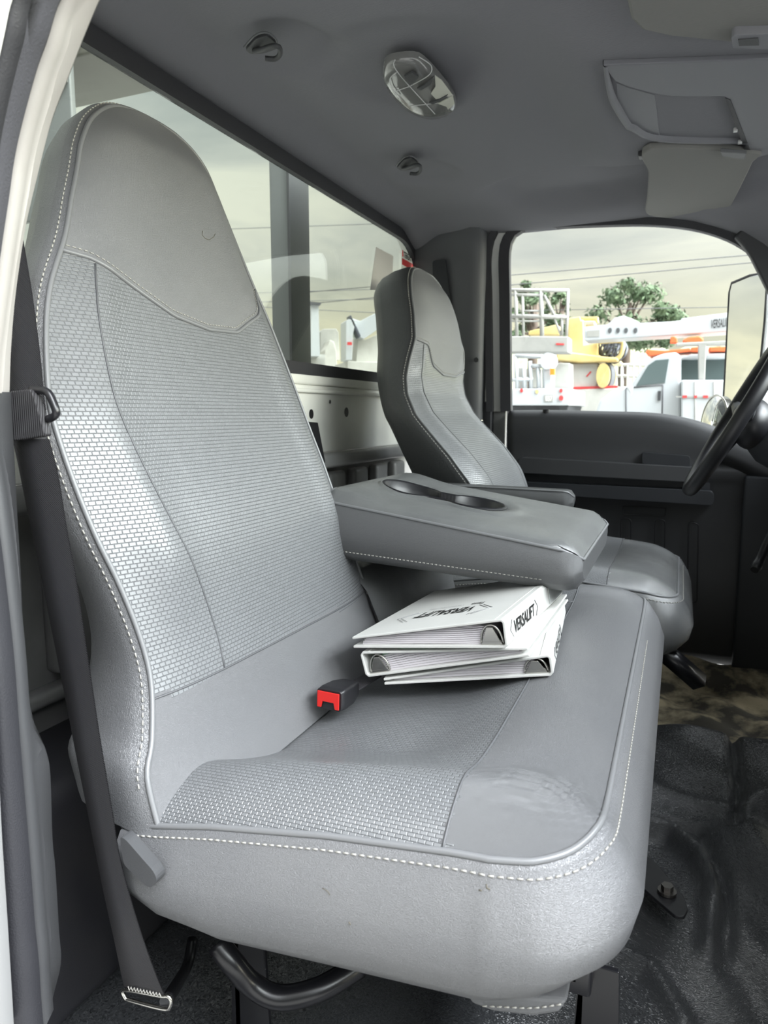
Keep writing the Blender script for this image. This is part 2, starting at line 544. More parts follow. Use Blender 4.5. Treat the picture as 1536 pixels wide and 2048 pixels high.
inner2 = poly_even(inner, 160)
def offs(loop, d):
    lp = np.array(loop); n = len(lp); out = []
    area = sum(lp[i][0] * lp[(i + 1) % n][1] - lp[(i + 1) % n][0] * lp[i][1] for i in range(n))
    sg = 1 if area > 0 else -1
    for i in range(n):
        t = lp[(i + 1) % n] - lp[i - 1]; t = t / (np.linalg.norm(t) + 1e-9)
        out.append(lp[i] + sg * d * np.array([t[1], -t[0]]))
    return np.array(out)


seal_o = offs(inner2, 0.034)
mb = MB(); ring_wall(expand_to_rect(seal_o, YN - .02, YF + .04, 0.72, 1.42), seal_o, XR - .05, XR - .012, mb)
struct('wall_rear', mb, whitep)
wr = bpy.data.objects['wall_rear']
# black window surround and rubber
mb = MB(); ring_wall(seal_o, inner2, XR - .014, XR + .002, mb)
win1 = thing('window_1', 'x', 'x', (XR, 1.45, 0.92)); del win1['label']; del win1['category']; win1['kind'] = 'structure'
obj('window_frame', mb, rubber, win1)
g = MB().prism([(XR - .010, *p) for p in inner2], (-.004, 0, 0))
obj('glass_pane', g, glass_r, win1)
# folded sill, stamped lower rear panel
mb = MB()
mb.box((XR - .012, YN, .872), (XR + .004, YF, .897), .006)
mb.box((XR - .012, YN, .70), (XR - .002, YF, .872), .004)
mb.box((XR - .012, YN, .852), (XR + .010, YF, .862), .004)
obj('sill_panel', mb, whitep, wr)
holes = MB()
for y, z, r in ((1.395 + .20, .80, .012), (1.80, .805, .013), (1.70, .832, .005)):
    holes.disc((XR - .0015, y, z), (0, r * .9, 0), (0, 0, r), (.001, 0, 0))
obj('panel_hole', holes, black, wr)
mb = MB()
mb.box((XR - .02, YN, .66), (XR + .035, YF, .70), .015)
mb.box((XR - .05, YN - .02, 0.0), (XR - .03, YF + .04, .68))
for y in np.arange(.62, 2.3, .155):
    mb.box((XR - .035, y, .40), (XR - .002, y + .095, .645), .012)
mb.box((XR - .035, YN, .36), (XR + .0, YF, .385), .01)
mb.box((XR - .035, YN, .0), (XR + .03, YF, .17), .02)
obj('stamped_panel', mb, greyp, wr)
zc_ = float(P(128, 1575, x=-.70)[2])
obj('carpet_riser', MB().box((XR - .02, YN, 0), (-.70, YF, zc_), .03), rubber, wr)
# near rear corner side panel
mb = MB().prism([(XR - .04, YN - .03, 0), (-.58, YN - .03, 0), (-.58, YN - .03, .75), (-.60, YN - .03, 1.1), (-.56, YN - .03, 1.40), (XR - .04, YN - .03, 1.40)], (0, .018, 0))
struct('wall_left', mb, greyp)

# far side: B pillar trim, door frame, door
PT = MB()
rowsP = []
for z in np.linspace(0.78, 1.40, 14):
    q = [( -.858, YF - .012), (-.80, YF - .02), (-.70, YF - .035), (-.66, YF - .045), (-.63, YF - .04), (-.612, YF - .015), (-.61, YF + .03)]
    lean = 0.02 * (z - .8)
    rowsP.append([(x, y - lean * 1.0, z) for x, y in q])
PT.grid(rowsP)
trim2 = struct('trim_2', PT, trimp)
mb = MB()
rowsP = []
for z in np.linspace(0.0, 0.778, 8):
    rowsP.append([(x, y, z) for x, y in [(-.858, YF - .018), (-.80, YF - .026), (-.70, YF - .041), (-.66, YF - .051), (-.63, YF - .046), (-.612, YF - .02), (-.61, YF + .03)]])
mb.grid(rowsP)
obj('lower_pillar_cover', mb, trimd, trim2)
sl = [P(u, v, y=YF - .045) for u, v in ((866, 522), (892, 518), (901, 600), (900, 780), (872, 780))]
mb = MB().prism(rounded(sl, .01), (0, -.006, 0))
obj('belt_slot', mb, doorm, trim2)
c = P(953, 720, y=YF - .05)
obj('trim_screw', MB().disc(c, (.008, 0, 0), (0, 0, .008), (0, -.005, 0), 12), trimd, trim2)

# door ring: painted jamb, dark seal, black run channel, glass
def door_loop(off):
    base = [P(u, v, y=YF) for u, v in ((1022, 822), (1020, 600), (1019, 510), (1026, 478), (1045, 462), (1100, 456), (1180, 452), (1290, 450), (1380, 458), (1450, 478), (1500, 507), (1525, 535), (1570, 610), (1640, 760))]
    bb = [np.array([p[0], p[2]]) for p in base]
    c = np.array([-.1, 1.0]); out = []
    for i, p in enumerate(bb):
        a = bb[max(0, i - 1)]; b = bb[min(len(bb) - 1, i + 1)]; t = b - a; t /= np.linalg.norm(t)
        n = np.array([-t[1], t[0]])
        fac = [1, 1, 1, .9, .75, .62, .58, .58, .58, .58, .6, .7, .9, 1][i]
        out.append(p + n * off * fac)
    return crv(out, 70)


def band(o0, o1, y0, y1, mbx):
    a = door_loop(o0); b = door_loop(o1)
    R = []
    for p, q in zip(a, b):
        R.append([(p[0], y0, p[1]), (q[0], y1, q[1]), (q[0], y1 + .03, q[1]), (p[0], y0 + .03, p[1])])
    mbx.grid(R, closed=True, smooth=False)


door = thing('door_1', 'x', 'x', (-.1, YF, 0.0)); del door['label']; del door['category']; door['kind'] = 'structure'
mb = MB(); band(0.0, 0.033, YF - .005, YF - .012, mb); obj('window_run_channel', mb, rubber, door)
mb = MB(); band(0.033, 0.060, YF + .004, YF + .0, mb)
xa, xb = P(985, 850, y=YF)[0], P(1004, 850, y=YF)[0]
obj('door_frame', mb, whitep, door)
obj('jamb_edge', MB().box((xa, YF + .004, .50), (xb + .01, YF + .03, .83), .003), greyp, door)
mb = MB(); band(0.058, 0.078, YF - .02, YF - .025, mb)
mb.box((xa - .03, YF - .02, .40), (xa, YF + .03, .84), .004)
struct('trim_3', mb, rubber)
# window 2 (driver side glass)
lp = door_loop(-.002)
poly = [(p[0], YF + .012, p[1]) for p in lp] + [(0.30, YF + .012, .70), (-.52, YF + .012, .70)]
win2 = struct('window_2', MB().prism(poly, (0, .004, 0)), glass_s)
# inner door panel: upper rail, arm rest shelf, lower pocket
top = [P(u, v, y=YF) for u, v in ((1003, 826), (1012, 821), (1100, 820), (1200, 822), (1300, 825), (1360, 833), (1410, 846), (1470, 868), (1536, 900), (1640, 950))]
tt = crv([(p[0], p[2]) for p in top], 60)


def ztop(x): return float(np.interp(x, tt[:, 0], tt[:, 1]))


xs = np.linspace(-.535, 0.42, 110)
prof = [(.030, 0), (.004, -.002), (-.016, -.010), (-.026, -.026), (-.028, -.06), (-.022, -.10)]
rowsD = []
for x in xs:
    zt = ztop(x)
    e = .02 * (1 - sm((x + .535) / .02))
    r = [(x, YF + a + e, zt + b) for a, b in prof]
    zz = [0.66, 0.635, 0.628, 0.60, .585]
    yy = [-.018, -.022, -.022, -.01, .0]
    r += [(x, YF + a + e, z) for a, z in zip(yy, zz)]
    r += [(x, YF - .002 + e, .30), (x, YF - .01 + e, .06), (x, YF + .03, .02)]
    rowsD.append(r)
obj('upper_panel', MB().grid(rowsD), doorm if False else trimd, door)


def shelf(u0, u1, vt0, vt1, vb0, vb1, depth, m, name, bev=.008):
    a = P(u0, vt0, y=YF - depth); b = P(u1, vt1, y=YF - depth); c = P(u1, vb1, y=YF - depth); d = P(u0, vb0, y=YF - depth)
    mbx = MB().prism(rounded([a, b, c, d], bev * 1.5), (0, depth + .0, 0), min(bev, .01) if bev > .004 else 0)
    return obj(name, mbx, m, door)


shelf(1036, 1400, 914, 935, 946, 966, .05, trimd, 'armrest_shelf', .012)
shelf(1030, 1420, 944, 966, 964, 990, .018, doorm, 'shelf_recess', .003)
shelf(1020, 1428, 962, 982, 985, 1012, .046, doorm, 'pocket_rail', .01)
shelf(1284, 1380, 904, 912, 928, 938, .034, doorm, 'pull_recess', .006)
for i, (u, v0, v1) in enumerate(((1176, 1034, 1260), (1242, 1036, 1300), (1310, 1038, 1330), (1377, 1045, 1205))):
    a = [P(u + dx, vv, y=YF - .014) for dx, vv in ((0, v0), (20, v0 + 2), (17, v1), (-2, v1))]
    lp_ = rounded(a, .012, 4)
    obj('pocket_slot', MB().tube(lp_, .0022, 6, closed=True), black, door)
a = [P(*q, y=YF - .014) for q in ((1246, 1012), (1332, 1016), (1330, 1033), (1245, 1029))]
obj('pocket_outline', MB().tube(rounded(a, .004, 3), .0018, 6, closed=True), black, door)
c = P(1092, 829, y=YF - .008)
mb = MB().disc(c + np.array([0, 0, -.012]), (.011, 0, 0), (0, .009, 0), (0, 0, .028), 16)
lk = obj('lock_knob', mb, black, door)
mb = MB().disc(c + np.array([0, -.003, -.012]), (.021, 0, 0), (0, .014, 0), (0, 0, .003), 20)
obj('knob_bezel', mb, trimp, lk)
# far wall below the door (kick panel), front of the footwell
mb = MB().box((.18, YF - .03, 0.0), (.75, YF - .012, .62), .01)
struct('wall_right', mb, doorm)
# A pillar trim far side
ap = [P(u, v, y=YF - .03) for u, v in ((1468, 474), (1500, 440), (1540, 400), (1700, 300), (1760, 700), (1700, 870), (1600, 760), (1540, 592), (1518, 548), (1500, 512), (1484, 490))]
mb = MB().prism(ap, (0, .03, 0), .006)
struct('trim_4', mb, trimd)
# dashboard, firewall and windscreen frame
mb = MB()
rowsX = []
for y in np.linspace(YN, YF, 40):
    rowsX.append([(0.62, y, 0.30), (0.44, y, 0.42), (0.36, y, 0.52), (0.33, y, 0.64), (0.34, y, 0.80), (0.40, y, 0.885), (0.50, y, 0.90), (0.92, y, 0.86), (1.0, y, 0.78)])
mb.grid(rowsX)
dash = thing('dashboard', 'dark grey dashboard beyond the steering wheel', 'dashboard', (0.5, 1.4, 0.3))
obj('dash_body', mb, doorm, dash)
mb = MB().box((1.02, YN, -.02), (1.05, YF, .78))
struct('wall_front', mb, doorm)
mb = MB()
mb.prism([(0.48, YN - .05, 1.40), (1.0, YN - .05, .78), (1.08, YN - .05, .78), (.56, YN - .05, 1.46)], (0, .09, 0), .006)
mb.prism([(0.48, YF - .04, 1.40), (1.0, YF - .04, .78), (1.08, YF - .04, .78), (.56, YF - .04, 1.46)], (0, .09, 0), .006)
struct('trim_5', mb, pillarw)
mb = MB().prism([(0.50, YN + .03, 1.41), (1.03, YN + .03, .79), (1.034, YN + .03, .79), (.504, YN + .03, 1.41)], (0, YF - YN - .06, 0))
struct('window_3', mb, glass_s)

# floor: moulded vinyl mat as a height field, footwell with mud
tun = []


def fl(x, y):
    z = 0.0
    z += 0.075 * sm((y - .80) / .30) * (1 - sm((y - 1.72) / .10)) * sm((x + .30) / .25)
    # ridges moulded in the mat
    for pts, w, h in RID:
        d = seg_dist(x, y, pts)
        if d < w * 3: z += h * math.exp(-(d / w) ** 2)
    z += .05 * math.exp(-(((x + .50) / .07) ** 2 + ((y - .55) / .09) ** 2))
    z += .012 * math.sin(x * 23 + y * 9) * math.sin(y * 17 - x * 6) * sm((x + .5) / .3)
    return z


def seg_dist(x, y, pts):
    best = 9.0
    for (a, b), (c, d) in zip(pts[:-1], pts[1:]):
        dx, dy = c - a, d - b; t = max(0, min(1, ((x - a) * dx + (y - b) * dy) / (dx * dx + dy * dy)))
        best = min(best, math.hypot(x - a - t * dx, y - b - t * dy))
    return best


def pz(l, z): return [tuple(P(u, v, z=z)[:2]) for u, v in l]


RID = [
    (pz([(1290, 1655), (1345, 1668), (1400, 1720), (1428, 1790), (1425, 1880)], .075), .014, .030),
    (pz([(1330, 1640), (1400, 1660), (1440, 1740), (1452, 1830), (1440, 1890)], .075), .011, -.018),
    (pz([(1465, 1455), (1476, 1560), (1470, 1660)], .075), .010, -.022),
    (pz([(1300, 1585), (1380, 1600), (1470, 1625), (1560, 1600)], .075), .03, .018),
    (pz([(1210, 1900), (1300, 1950), (1370, 2040)], .03), .012, .014),
    (pz([(1440, 1900), (1530, 1990)], .05), .03, -.015),
    (pz([(1500, 1700), (1580, 1860)], .05), .04, .02),
]
rows = [[(x, y, fl(x, y)) for y in np.linspace(.50, 1.80, 190)] for x in np.linspace(-.84, .50, 190)]
mb = MB().grid(rows)
floor = struct('floor', mb, mats_floor)
mb = MB().box((XR - .04, YN - .06, -.05), (1.02, YF + .02, -.032))
obj('floor_pan', mb, blackg, floor)
rows = []
for x in np.linspace(-.5, .7, 60):
    rows.append([(x, y, -.012 + .012 * math.sin(x * 31 + y * 12) * math.sin(y * 23) + .05 * sm((y - 2.24) / .1)) for y in np.linspace(1.76, YF, 40)])
obj('muddy_footwell', MB().grid(rows), mud, floor)
# sill along the near door
mb = MB().prism([(-.70, YN - .06, -.05), (-.70, YN + .07, -.05), (-.70, YN + .07, .005), (-.70, YN + .02, .02), (-.70, YN - .06, .0)], (1.4, 0, 0), .005)
struct('trim_6', mb, doorm)

# the open passenger door, swung forward beside the photographer
hg, tp = np.array([.90, .33]), np.array([.66, -.78])
dd = (tp - hg) / np.linalg.norm(tp - hg); dn = np.array([-dd[1], dd[0]])
if dn[0] > 0: dn = -dn
D3 = lambda a, z, o=0: np.array([*(hg + (tp - hg) * a + dn * o), z])
door2 = obj('door_2', MB().prism([D3(0, -.12), D3(1, -.12), D3(1, .86), D3(0, .78)], (-dn[0] * .10, -dn[1] * .10, 0), .02), whitep); door2['kind'] = 'structure'
obj('inner_panel', MB().prism([D3(.02, -.06, .03), D3(.98, -.06, .03), D3(.98, .84, .03), D3(.02, .76, .03)], (-dn[0] * .03, -dn[1] * .03, 0), .01), trimd, door2)
obj('window_frame', MB().tube([D3(0, .78), D3(.10, .95), D3(.32, 1.28), D3(.45, 1.37), D3(.92, 1.40), D3(.99, 1.34), D3(1, .86)], .022, 8), whitep, door2)
obj('glass_pane', MB().prism([D3(0, .78, -.02), D3(.10, .95, -.02), D3(.32, 1.28, -.02), D3(.45, 1.37, -.02), D3(.92, 1.40, -.02), D3(.99, 1.34, -.02), D3(1, .86, -.02)], (dn[0] * .004, dn[1] * .004, 0)), glass_s, door2)

# ================================================================== NEAR B PILLAR (door opening edge)
def strip(R, Lf, yr, yl, th=.02, n=60):
    a = crv([P(u, v, y=yr) for u, v in R], n); b = crv([P(u, v, y=yl) for u, v in Lf], n)
    rows = []
    for p, q in zip(a, b):
        m1 = p * .8 + q * .2 + np.array([0, -.006, 0]); m2 = p * .2 + q * .8 + np.array([0, -.006, 0])
        rows.append([p, m1, m2, q, q + np.array([-.01, th, 0]), p + np.array([-.01, th * .4, 0])])
    return MB().grid(rows, closed=True)


RE = [(215, -40), (197, 0), (178, 45), (160, 90), (133, 160), (103, 240), (75, 350), (56, 430), (45, 490), (30, 600), (22, 700), (19, 785)]
LE = [(140, -45), (118, 0), (98, 65), (75, 130), (45, 240), (30, 310), (20, 380), (8, 460), (-2, 530), (-14, 620), (-24, 700), (-30, 785)]
pil = struct('trim_7', strip(RE, LE, .45, .41), pillarw)
S0 = [(140, -45), (118, 0), (98, 65), (75, 130), (45, 240), (30, 310), (20, 380), (8, 460), (-2, 530), (-14, 620)]
S1 = [(85, -45), (62, 0), (50, 65), (33, 130), (10, 230), (-4, 310), (-14, 380), (-25, 460), (-36, 530), (-50, 620)]
obj('flocked_seal', strip(S0, S1, .405, .385), flock, pil)
S2 = [(40, -45), (22, 0), (8, 65), (-6, 130), (-26, 230), (-44, 310), (-60, 400)]
obj('rubber_seal', strip(S1[:7], S2, .38, .37), rubber, pil)
S3 = [(-60, -45), (-80, 0), (-95, 65), (-110, 130), (-130, 230), (-150, 310), (-170, 400)]
obj('outer_skin', strip(S2, S3, .365, .35), whitep, pil)
LR = [(22, 784), (27, 880), (33, 1000), (41, 1140), (49, 1310), (61, 1433), (88, 1496), (100, 1540), (105, 1677), (111, 1740), (118, 1860), (122, 1925), (107, 1990), (92, 2060)]
LL = [(-40, 784), (-30, 880), (-10, 1000), (9, 1140), (28, 1310), (37, 1433), (42, 1500), (47, 1560), (57, 1677), (62, 1740), (71, 1860), (78, 1925), (82, 1990), (88, 2060)]
obj('lower_pillar_cover', strip(LR, LL, .45, .41), trimd, pil)
L2 = [(-80, 784), (-70, 880), (-50, 1000), (-35, 1140), (-18, 1310), (-10, 1433), (-6, 1500), (-2, 1560), (4, 1677), (8, 1740), (16, 1860), (20, 1925), (24, 1990), (28, 2060)]
obj('lower_door_seal', strip(LL, L2, .405, .385), rubber, pil)
L3 = [(u - 120, v) for u, v in L2]
obj('lower_outer_skin', strip(L2, L3, .375, .35), greyp, pil)

# ================================================================== SEATS
SL = .33


def plane_x(z): return -.45 + SL * (.43 - z)


LEFT = [(.50, .40), (.505, .453), (.524, .481), (.545, .53), (.549, .574), (.543, .629), (.532, .68), (.525, .739), (.524, .796), (.531, .831), (.551, .889), (.575, .936), (.615, .992), (.643, 1.04), (.667, 1.08), (.69, 1.12), (.722, 1.16), (.764, 1.191), (.80, 1.203), (.838, 1.207)]
RIGHT = [(1.07, .40), (1.067, .46), (1.061, .516), (1.057, .60), (1.052, .65), (1.045, .72), (1.036, .774), (1.027, .84), (1.016, .903), (1.007, .95), (.994, .997), (.984, 1.04), (.975, 1.084), (.966, 1.128), (.957, 1.168), (.937, 1.190), (.906, 1.203), (.875, 1.207), (.838, 1.207)]
NRM = np.array([1, 0, SL]); NRM = NRM / np.linalg.norm(NRM)
NR, NW = 120, 44


def arcrow(l, n):
    # more rows near the top, where the outline turns
    c = crv(l, 600); t = np.linspace(0, 1, n); t = 1 - (1 - t) ** 1.35
    idx = t * 599
    return np.stack([np.interp(idx, np.arange(600), c[:, i]) for i in range(2)], 1)


def back_seat(name_parent, dy, v_mat, w_mat, seamz, bandz=None, mirror=None, dx=0.0, thick=.105, dz=0.0, widen=0.0, xprof=((0, 0), (2, 0))):
    xo = lambda z: float(np.interp(z, [a for a, _ in xprof], [b for _, b in xprof]))
    par = name_parent
    Lf = arcrow(LEFT, NR); Rt = arcrow(RIGHT, NR)
    if widen:
        Rt = Rt + np.array([[widen * sm((z - .85) / .15) * sm((y - .838) / .05), 0] for y, z in Rt])
    if mirror is not None:
        Lf2 = np.array([(mirror - y, z) for y, z in Rt]); Rt2 = np.array([(mirror - y, z) for y, z in Lf]); Lf, Rt = Lf2, Rt2

    def surf(i, w, extra=0.0):
        """front surface at row i, fraction w from the near to the far edge"""
        l, r = Lf[i], Rt[i]
        y = l[0] + (r[0] - l[0]) * w; z = l[1] + (r[1] - l[1]) * w
        W_ = (r[0] - l[0])
        e = 1 - abs(2 * w - 1) ** 4
        topf = sm((1.21 - z) / .08)
        off = 0.016 * e * topf
        off += 0.010 * math.exp(-((w - .12) / .06) ** 2) * sm((z - .55) / .1) * sm((1.0 - z) / .08)
        off += 0.010 * math.exp(-((w - .88) / .06) ** 2) * sm((z - .55) / .1) * sm((1.0 - z) / .08)
        off += 0.016 * math.exp(-((z - 1.10) / .09) ** 2) * e      # head pillow
        off += 0.010 * math.exp(-((z - .66) / .10) ** 2) * e       # lumbar
        off += 0.012 * sm((.50 - z) / .07) * e
        b = np.array([plane_x(z) + dx + xo(z), y, z]) + NRM * (off + extra)
        return b + np.array([0, dy, dz])

    ws = np.linspace(0, 1, NW)
    S = [[surf(i, w) for w in ws] for i in range(NR)]
    # split by seam: below = weave, above = plain head piece
    idx_seam = [min(range(NR), key=lambda i: abs(.5 * (Lf[i][1] + Rt[i][1]) - seamz(w))) for w in ws]
    head = MB(); weav = MB(); low = MB()
    for i in range(NR - 1):
        for j in range(NW - 1):
            zc = .25 * (S[i][j][2] + S[i + 1][j][2] + S[i][j + 1][2] + S[i + 1][j + 1][2]) - 0
            w = .5 * (ws[j] + ws[j + 1])
            quad = [S[i][j], S[i][j + 1], S[i + 1][j + 1], S[i + 1][j]]
            uv = [(q[1], q[2] * 1.06) for q in quad]
            if zc > seamz(w): head.add(quad, [(0, 1, 2, 3)], uv, True)
            elif bandz is not None and zc < bandz(w): low.add(quad, [(0, 1, 2, 3)], uv, True)
            else: weav.add(quad, [(0, 1, 2, 3)], uv, True)
    # side and back shell
    outline = [S[i][0] for i in range(NR)] + [S[i][-1] for i in range(NR - 2, -1, -1)]
    OL = np.array(outline); k = len(OL)
    cen_ = np.array([0, .5 * (OL[:, 1].min() + OL[:, 1].max()), .80])
    nrm = []
    for i in range(k):
        a = OL[max(0, i - 3)]; b = OL[min(k - 1, i + 3)]; t = b - a; n = np.array([0, -t[2], t[1]])
        n /= np.linalg.norm(n) + 1e-9; nrm.append(n)
    rings = [(0, 0), (.006, .004), (.02, .006), (.05, -.002), (.08, -.018), (.095, -.034), (.105, -.052), (.108, -.075)]
    R = []
    for ri, (d, o) in enumerate(rings):
        row = []; back = sm((d - .02) / .07)
        for i in range(k):
            extra = 1 + .45 * sm((.62 - OL[i][2]) / .2)
            row.append(OL[i] + np.array([-d * thick / .105 * extra - .8 * back * xo(OL[i][2] - dz), 0, 0.02 * d]) + nrm[i] * o)
        R.append(row)
    side = MB().grid(R[:-1])
    side_mat = v_mat if v_mat is vinyl else side_shade
    cback = MB()
    cback.grid(R[-2:])
    # close the back with rows
    half = NR
    for i in range(half - 1):
        a = R[-1][i]; b = R[-1][i + 1]; c = R[-1][k - 2 - i] if k - 2 - i > i else R[-1][k - 1 - i]; d = R[-1][k - 1 - i]
        cback.add([a, b, c, d], [(0, 1, 2, 3)], None, True)
    bk = obj('backrest', weav, w_mat, par, 'woven grey vinyl backrest')
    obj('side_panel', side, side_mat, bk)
    obj('head_panel', head, vinyl, bk, 'smooth vinyl head section')
    obj('back_cover', cback, felt, bk)
    if bandz is not None: obj('lower_panel', low, v_mat, bk)
    # piping around the front outline
    pp = [p + np.array([.001, 0, 0]) for p in outline]
    pp = [p for i, p in enumerate(pp) if i < NR or p[2] > .51]
    obj('piping', MB().tube(crv(pp, 260), .0028, 8), pipe, bk)
    # head seam piping
    def onsurf(w, z, ex=0.0):
        zs = [surf(i, w)[2] for i in range(NR)]
        i = int(np.searchsorted(zs, z)); i = max(1, min(NR - 1, i))
        t = (z - zs[i - 1]) / (zs[i] - zs[i - 1] + 1e-9)
        return surf(i - 1, w, ex) * (1 - t) + surf(i, w, ex) * t
    hs = [onsurf(w, seamz(w), .0005) for w in np.linspace(0, 1, 50)]
    obj('head_seam', MB().tube(hs, .0026, 8), pipe, bk)
    st = MB()
    dashes(st, crv([onsurf(w, seamz(w) + .007, .0006) for w in np.linspace(.01, .99, 50)], 200))
    # stitching down the outside of the side piping
    sp = []
    for i in range(4, NR - 6):
        sp.append(OL[i] + np.array([-.0068, 0, 0]) + nrm[i] * .0052)
    dashes(st, sp, .0008, .0045, .003)
    obj('stitching', st, thread, bk)
    # vertical stitched seams
    for wa, wb in ((.10, .20), (.90, .80))[:1 if bandz is not None else 2]:
        z1 = seamz(wa) - .004; z0 = .50 if bandz is None else bandz(wb)
        obj('vertical_seam', MB().tube([onsurf(wa + (wb - wa) * t, z1 + (z0 - z1) * t, .0002) for t in np.linspace(0, 1, 40)], .0011, 6), trimp, bk)
    if bandz is not None:
        obj('band_seam', MB().tube([onsurf(w, bandz(w), .0003) for w in np.linspace(0, 1, 40)], .0012, 6), trimp, bk)
    return bk


def cushion(par, X0, XE, Y0, Y1, zp, v_mat, w_mat, xseam, zbot, rc=.07, sag=.034, name='cushion', seam_y=None):
    """X0 rear, XE front piping, zp(x) piping height"""
    n = 70
    tt_ = np.concatenate([np.linspace(0, .12, 22), np.linspace(.12, .88, 40)[1:], np.linspace(.88, 1, 22)[1:]])
    ys = Y0 + (Y1 - Y0) * tt_

    def xr(y):
        d = min(y - Y0, Y1 - y)
        if d < rc: return XE - rc + math.sqrt(max(0, rc * rc - (rc - d) ** 2))
        return XE

    def H(x, y, a, xe):
        b = (y - Y0) / (Y1 - Y0)
        eb = min(y - Y0, Y1 - y)
        ef = xe - x
        rise_y = 1 - math.exp(-eb / .022)
        rise_x = 1 - math.exp(-ef / .03)
        z = zp(x) + .026 * rise_y * rise_x
        # bolster crest near the side, slightly dished middle
        z += .010 * math.exp(-((eb - .06) / .035) ** 2) * (1 if sag > .01 else .4)
        z -= sag * sm((eb - .06) / .14) * sm((ef - .07) / .16)
        if sag > .01:
            gx, gy = x + .088, y - .578
            z += .0022 * math.sin((gx * .5 + gy * 1.0) * 420 + 6 * gx * gx * 900) * math.exp(-((gx / .045) ** 2 + (gy / .03) ** 2))
        return z

    A = np.concatenate([np.linspace(0, .8, 46), np.linspace(.8, 1, 26)[1:]])
    rows = []
    for y in ys:
        xe = xr(y)
        rows.append([(X0 + (xe - X0) * a, y, H(X0 + (xe - X0) * a, y, a, xe)) for a in A])
    wv = MB(); sm_ = MB()
    for i in range(len(rows) - 1):
        for j in range(len(A) - 1):
            q = [rows[i][j], rows[i][j + 1], rows[i + 1][j + 1], rows[i + 1][j]]
            xc = sum(p[0] for p in q) / 4; yc = sum(p[1] for p in q) / 4
            tgt = wv if xc < xseam else sm_
            tgt.add(q, [(0, 1, 2, 3)], [(p[0], p[1] + p[2] * 1.0) for p in q], True)
    # outline for the sides: near edge rear->front, front edge, far edge front->rear
    out = [rows[0][j] for j in range(len(A))] + [rows[i][-1] for i in range(1, len(rows))] + [rows[-1][j] for j in range(len(A) - 2, -1, -1)]
    out = crv(out, 260); k = len(out)
    nr = []
    for i in range(k):
        t = out[min(k - 1, i + 2)] - out[max(0, i - 2)]; nn = np.array([t[1], -t[0], 0]); nr.append(nn / (np.linalg.norm(nn) + 1e-9))
    prof = [(0, 0), (-.003, .004), (-.012, .007), (-.03, .013), (-.06, .019), (-.09, .018), (-.115, .010), (-.135, -.006), (-.148, -.03), (-.15, -.07)]
    R = []
    for dz, o in prof:
        row = []
        for i in range(k):
            p = out[i]; hgt = p[2] - zbot(p[0]); s = hgt / .15
            fr = max(0, nr[i][0])
            # sides tuck in towards the rear bottom
            row.append(p + np.array([0, 0, dz * s]) + nr[i] * (o * (1 + .9 * fr if o > 0 else 1) - .052 * min(1, fr * 1.3) * max(0, -dz / .15 - .25) ** 2))
        R.append(row)
    side = MB().grid(R)
    bot = MB()
    L_ = R[-1]
    for i in range(k // 2 - 1):
        bot.add([L_[i], L_[i + 1], L_[k - 2 - i], L_[k - 1 - i]], [(0, 1, 2, 3)])
    cs = obj(name, side, v_mat, par, 'smooth grey vinyl cushion side')
    obj('woven_top', wv, w_mat, cs, 'woven grey vinyl seat top')
    obj('front_panel', sm_, v_mat, cs, 'smooth vinyl front strip')
    obj('underside', bot, black, cs)
    obj('piping', MB().tube(out + np.array([0, 0, .0012]), .0030, 8), pipe, cs)
    st = MB(); st_pts = []
    for i in range(2, int(k * .62)):
        fr = max(0, nr[i][0]); s = (out[i][2] - zbot(out[i][0])) / .15
        st_pts.append(out[i] + np.array([0, 0, -.0085 * s]) + nr[i] * (.0059 * (1 + .9 * fr) + .0006))
    dashes(st, st_pts, .0008, .0045, .0028)
    obj('stitching', st, thread, cs)
    js = min(range(len(A)), key=lambda j: abs(X0 + (XE - X0) * A[j] - xseam))
    sl_ = []
    for y in ys:
        xe = xr(y); sl_.append((min(xseam, xe), y, H(min(xseam, xe), y, 0, xe) + .0002))
    obj('cross_seam', MB().tube(sl_, .0011, 6), trimp, cs)
    if seam_y is not None:
        pts = [(x, seam_y, H(x, seam_y, 0, XE) + .0002) for x in np.linspace(X0, xseam, 30)]
        obj('divider_seam', MB().tube(pts, .0016, 6), trimp, cs)
    return cs


def seam_near(w):
    # follows the curved head seam of the photo: high at the near edge, low past the middle
    return float(np.interp(w, [0, .08, .2, .4, .55, .7, .85, 1], [.976, .972, .955, .922, .912, .915, .945, .995]))


def band_near(w):
    return float(np.interp(w, [0, .3, .6, 1], [.515, .515, .512, .508]))


bench = thing('bench_seat', 'long grey vinyl passenger bench seat with woven backrest and a folded-down armrest', 'seat', (-.25, .95, 0.0))
back_seat(bench, 0.0, vinyl, weave, seam_near, band_near)
# centre backrest, folded down: leaves a low fixed back behind the armrest
rowsC = []
for y in np.linspace(1.045, 1.45, 16):
    e = .012 * (1 - abs((y - 1.245) / .21) ** 6)
    rowsC.append([(-.63, y, .40), (-.56, y, .535), (-.53, y, .55), (-.495 + e * .5, y, .540), (-.468 + e, y, .51), (-.446 + e, y, .46), (-.428, y, .40)])
obj('centre_back', MB().grid(rowsC), vinyl_drv, bench)


def zp_near(x): return float(np.interp(x, [-.60, -.486, -.38, -.262, -.15, -.073, .1], [.375, .398, .422, .442, .455, .460, .460]))


cushion(bench, -.485, -.043, .50, 1.38, zp_near, vinyl, weave, -.158, lambda x: float(np.interp(x, [-.55, -.5, -.44, -.38, -.2, 0], [.36, .335, .30, .292, .308, .326])), seam_y=1.24, rc=.075)
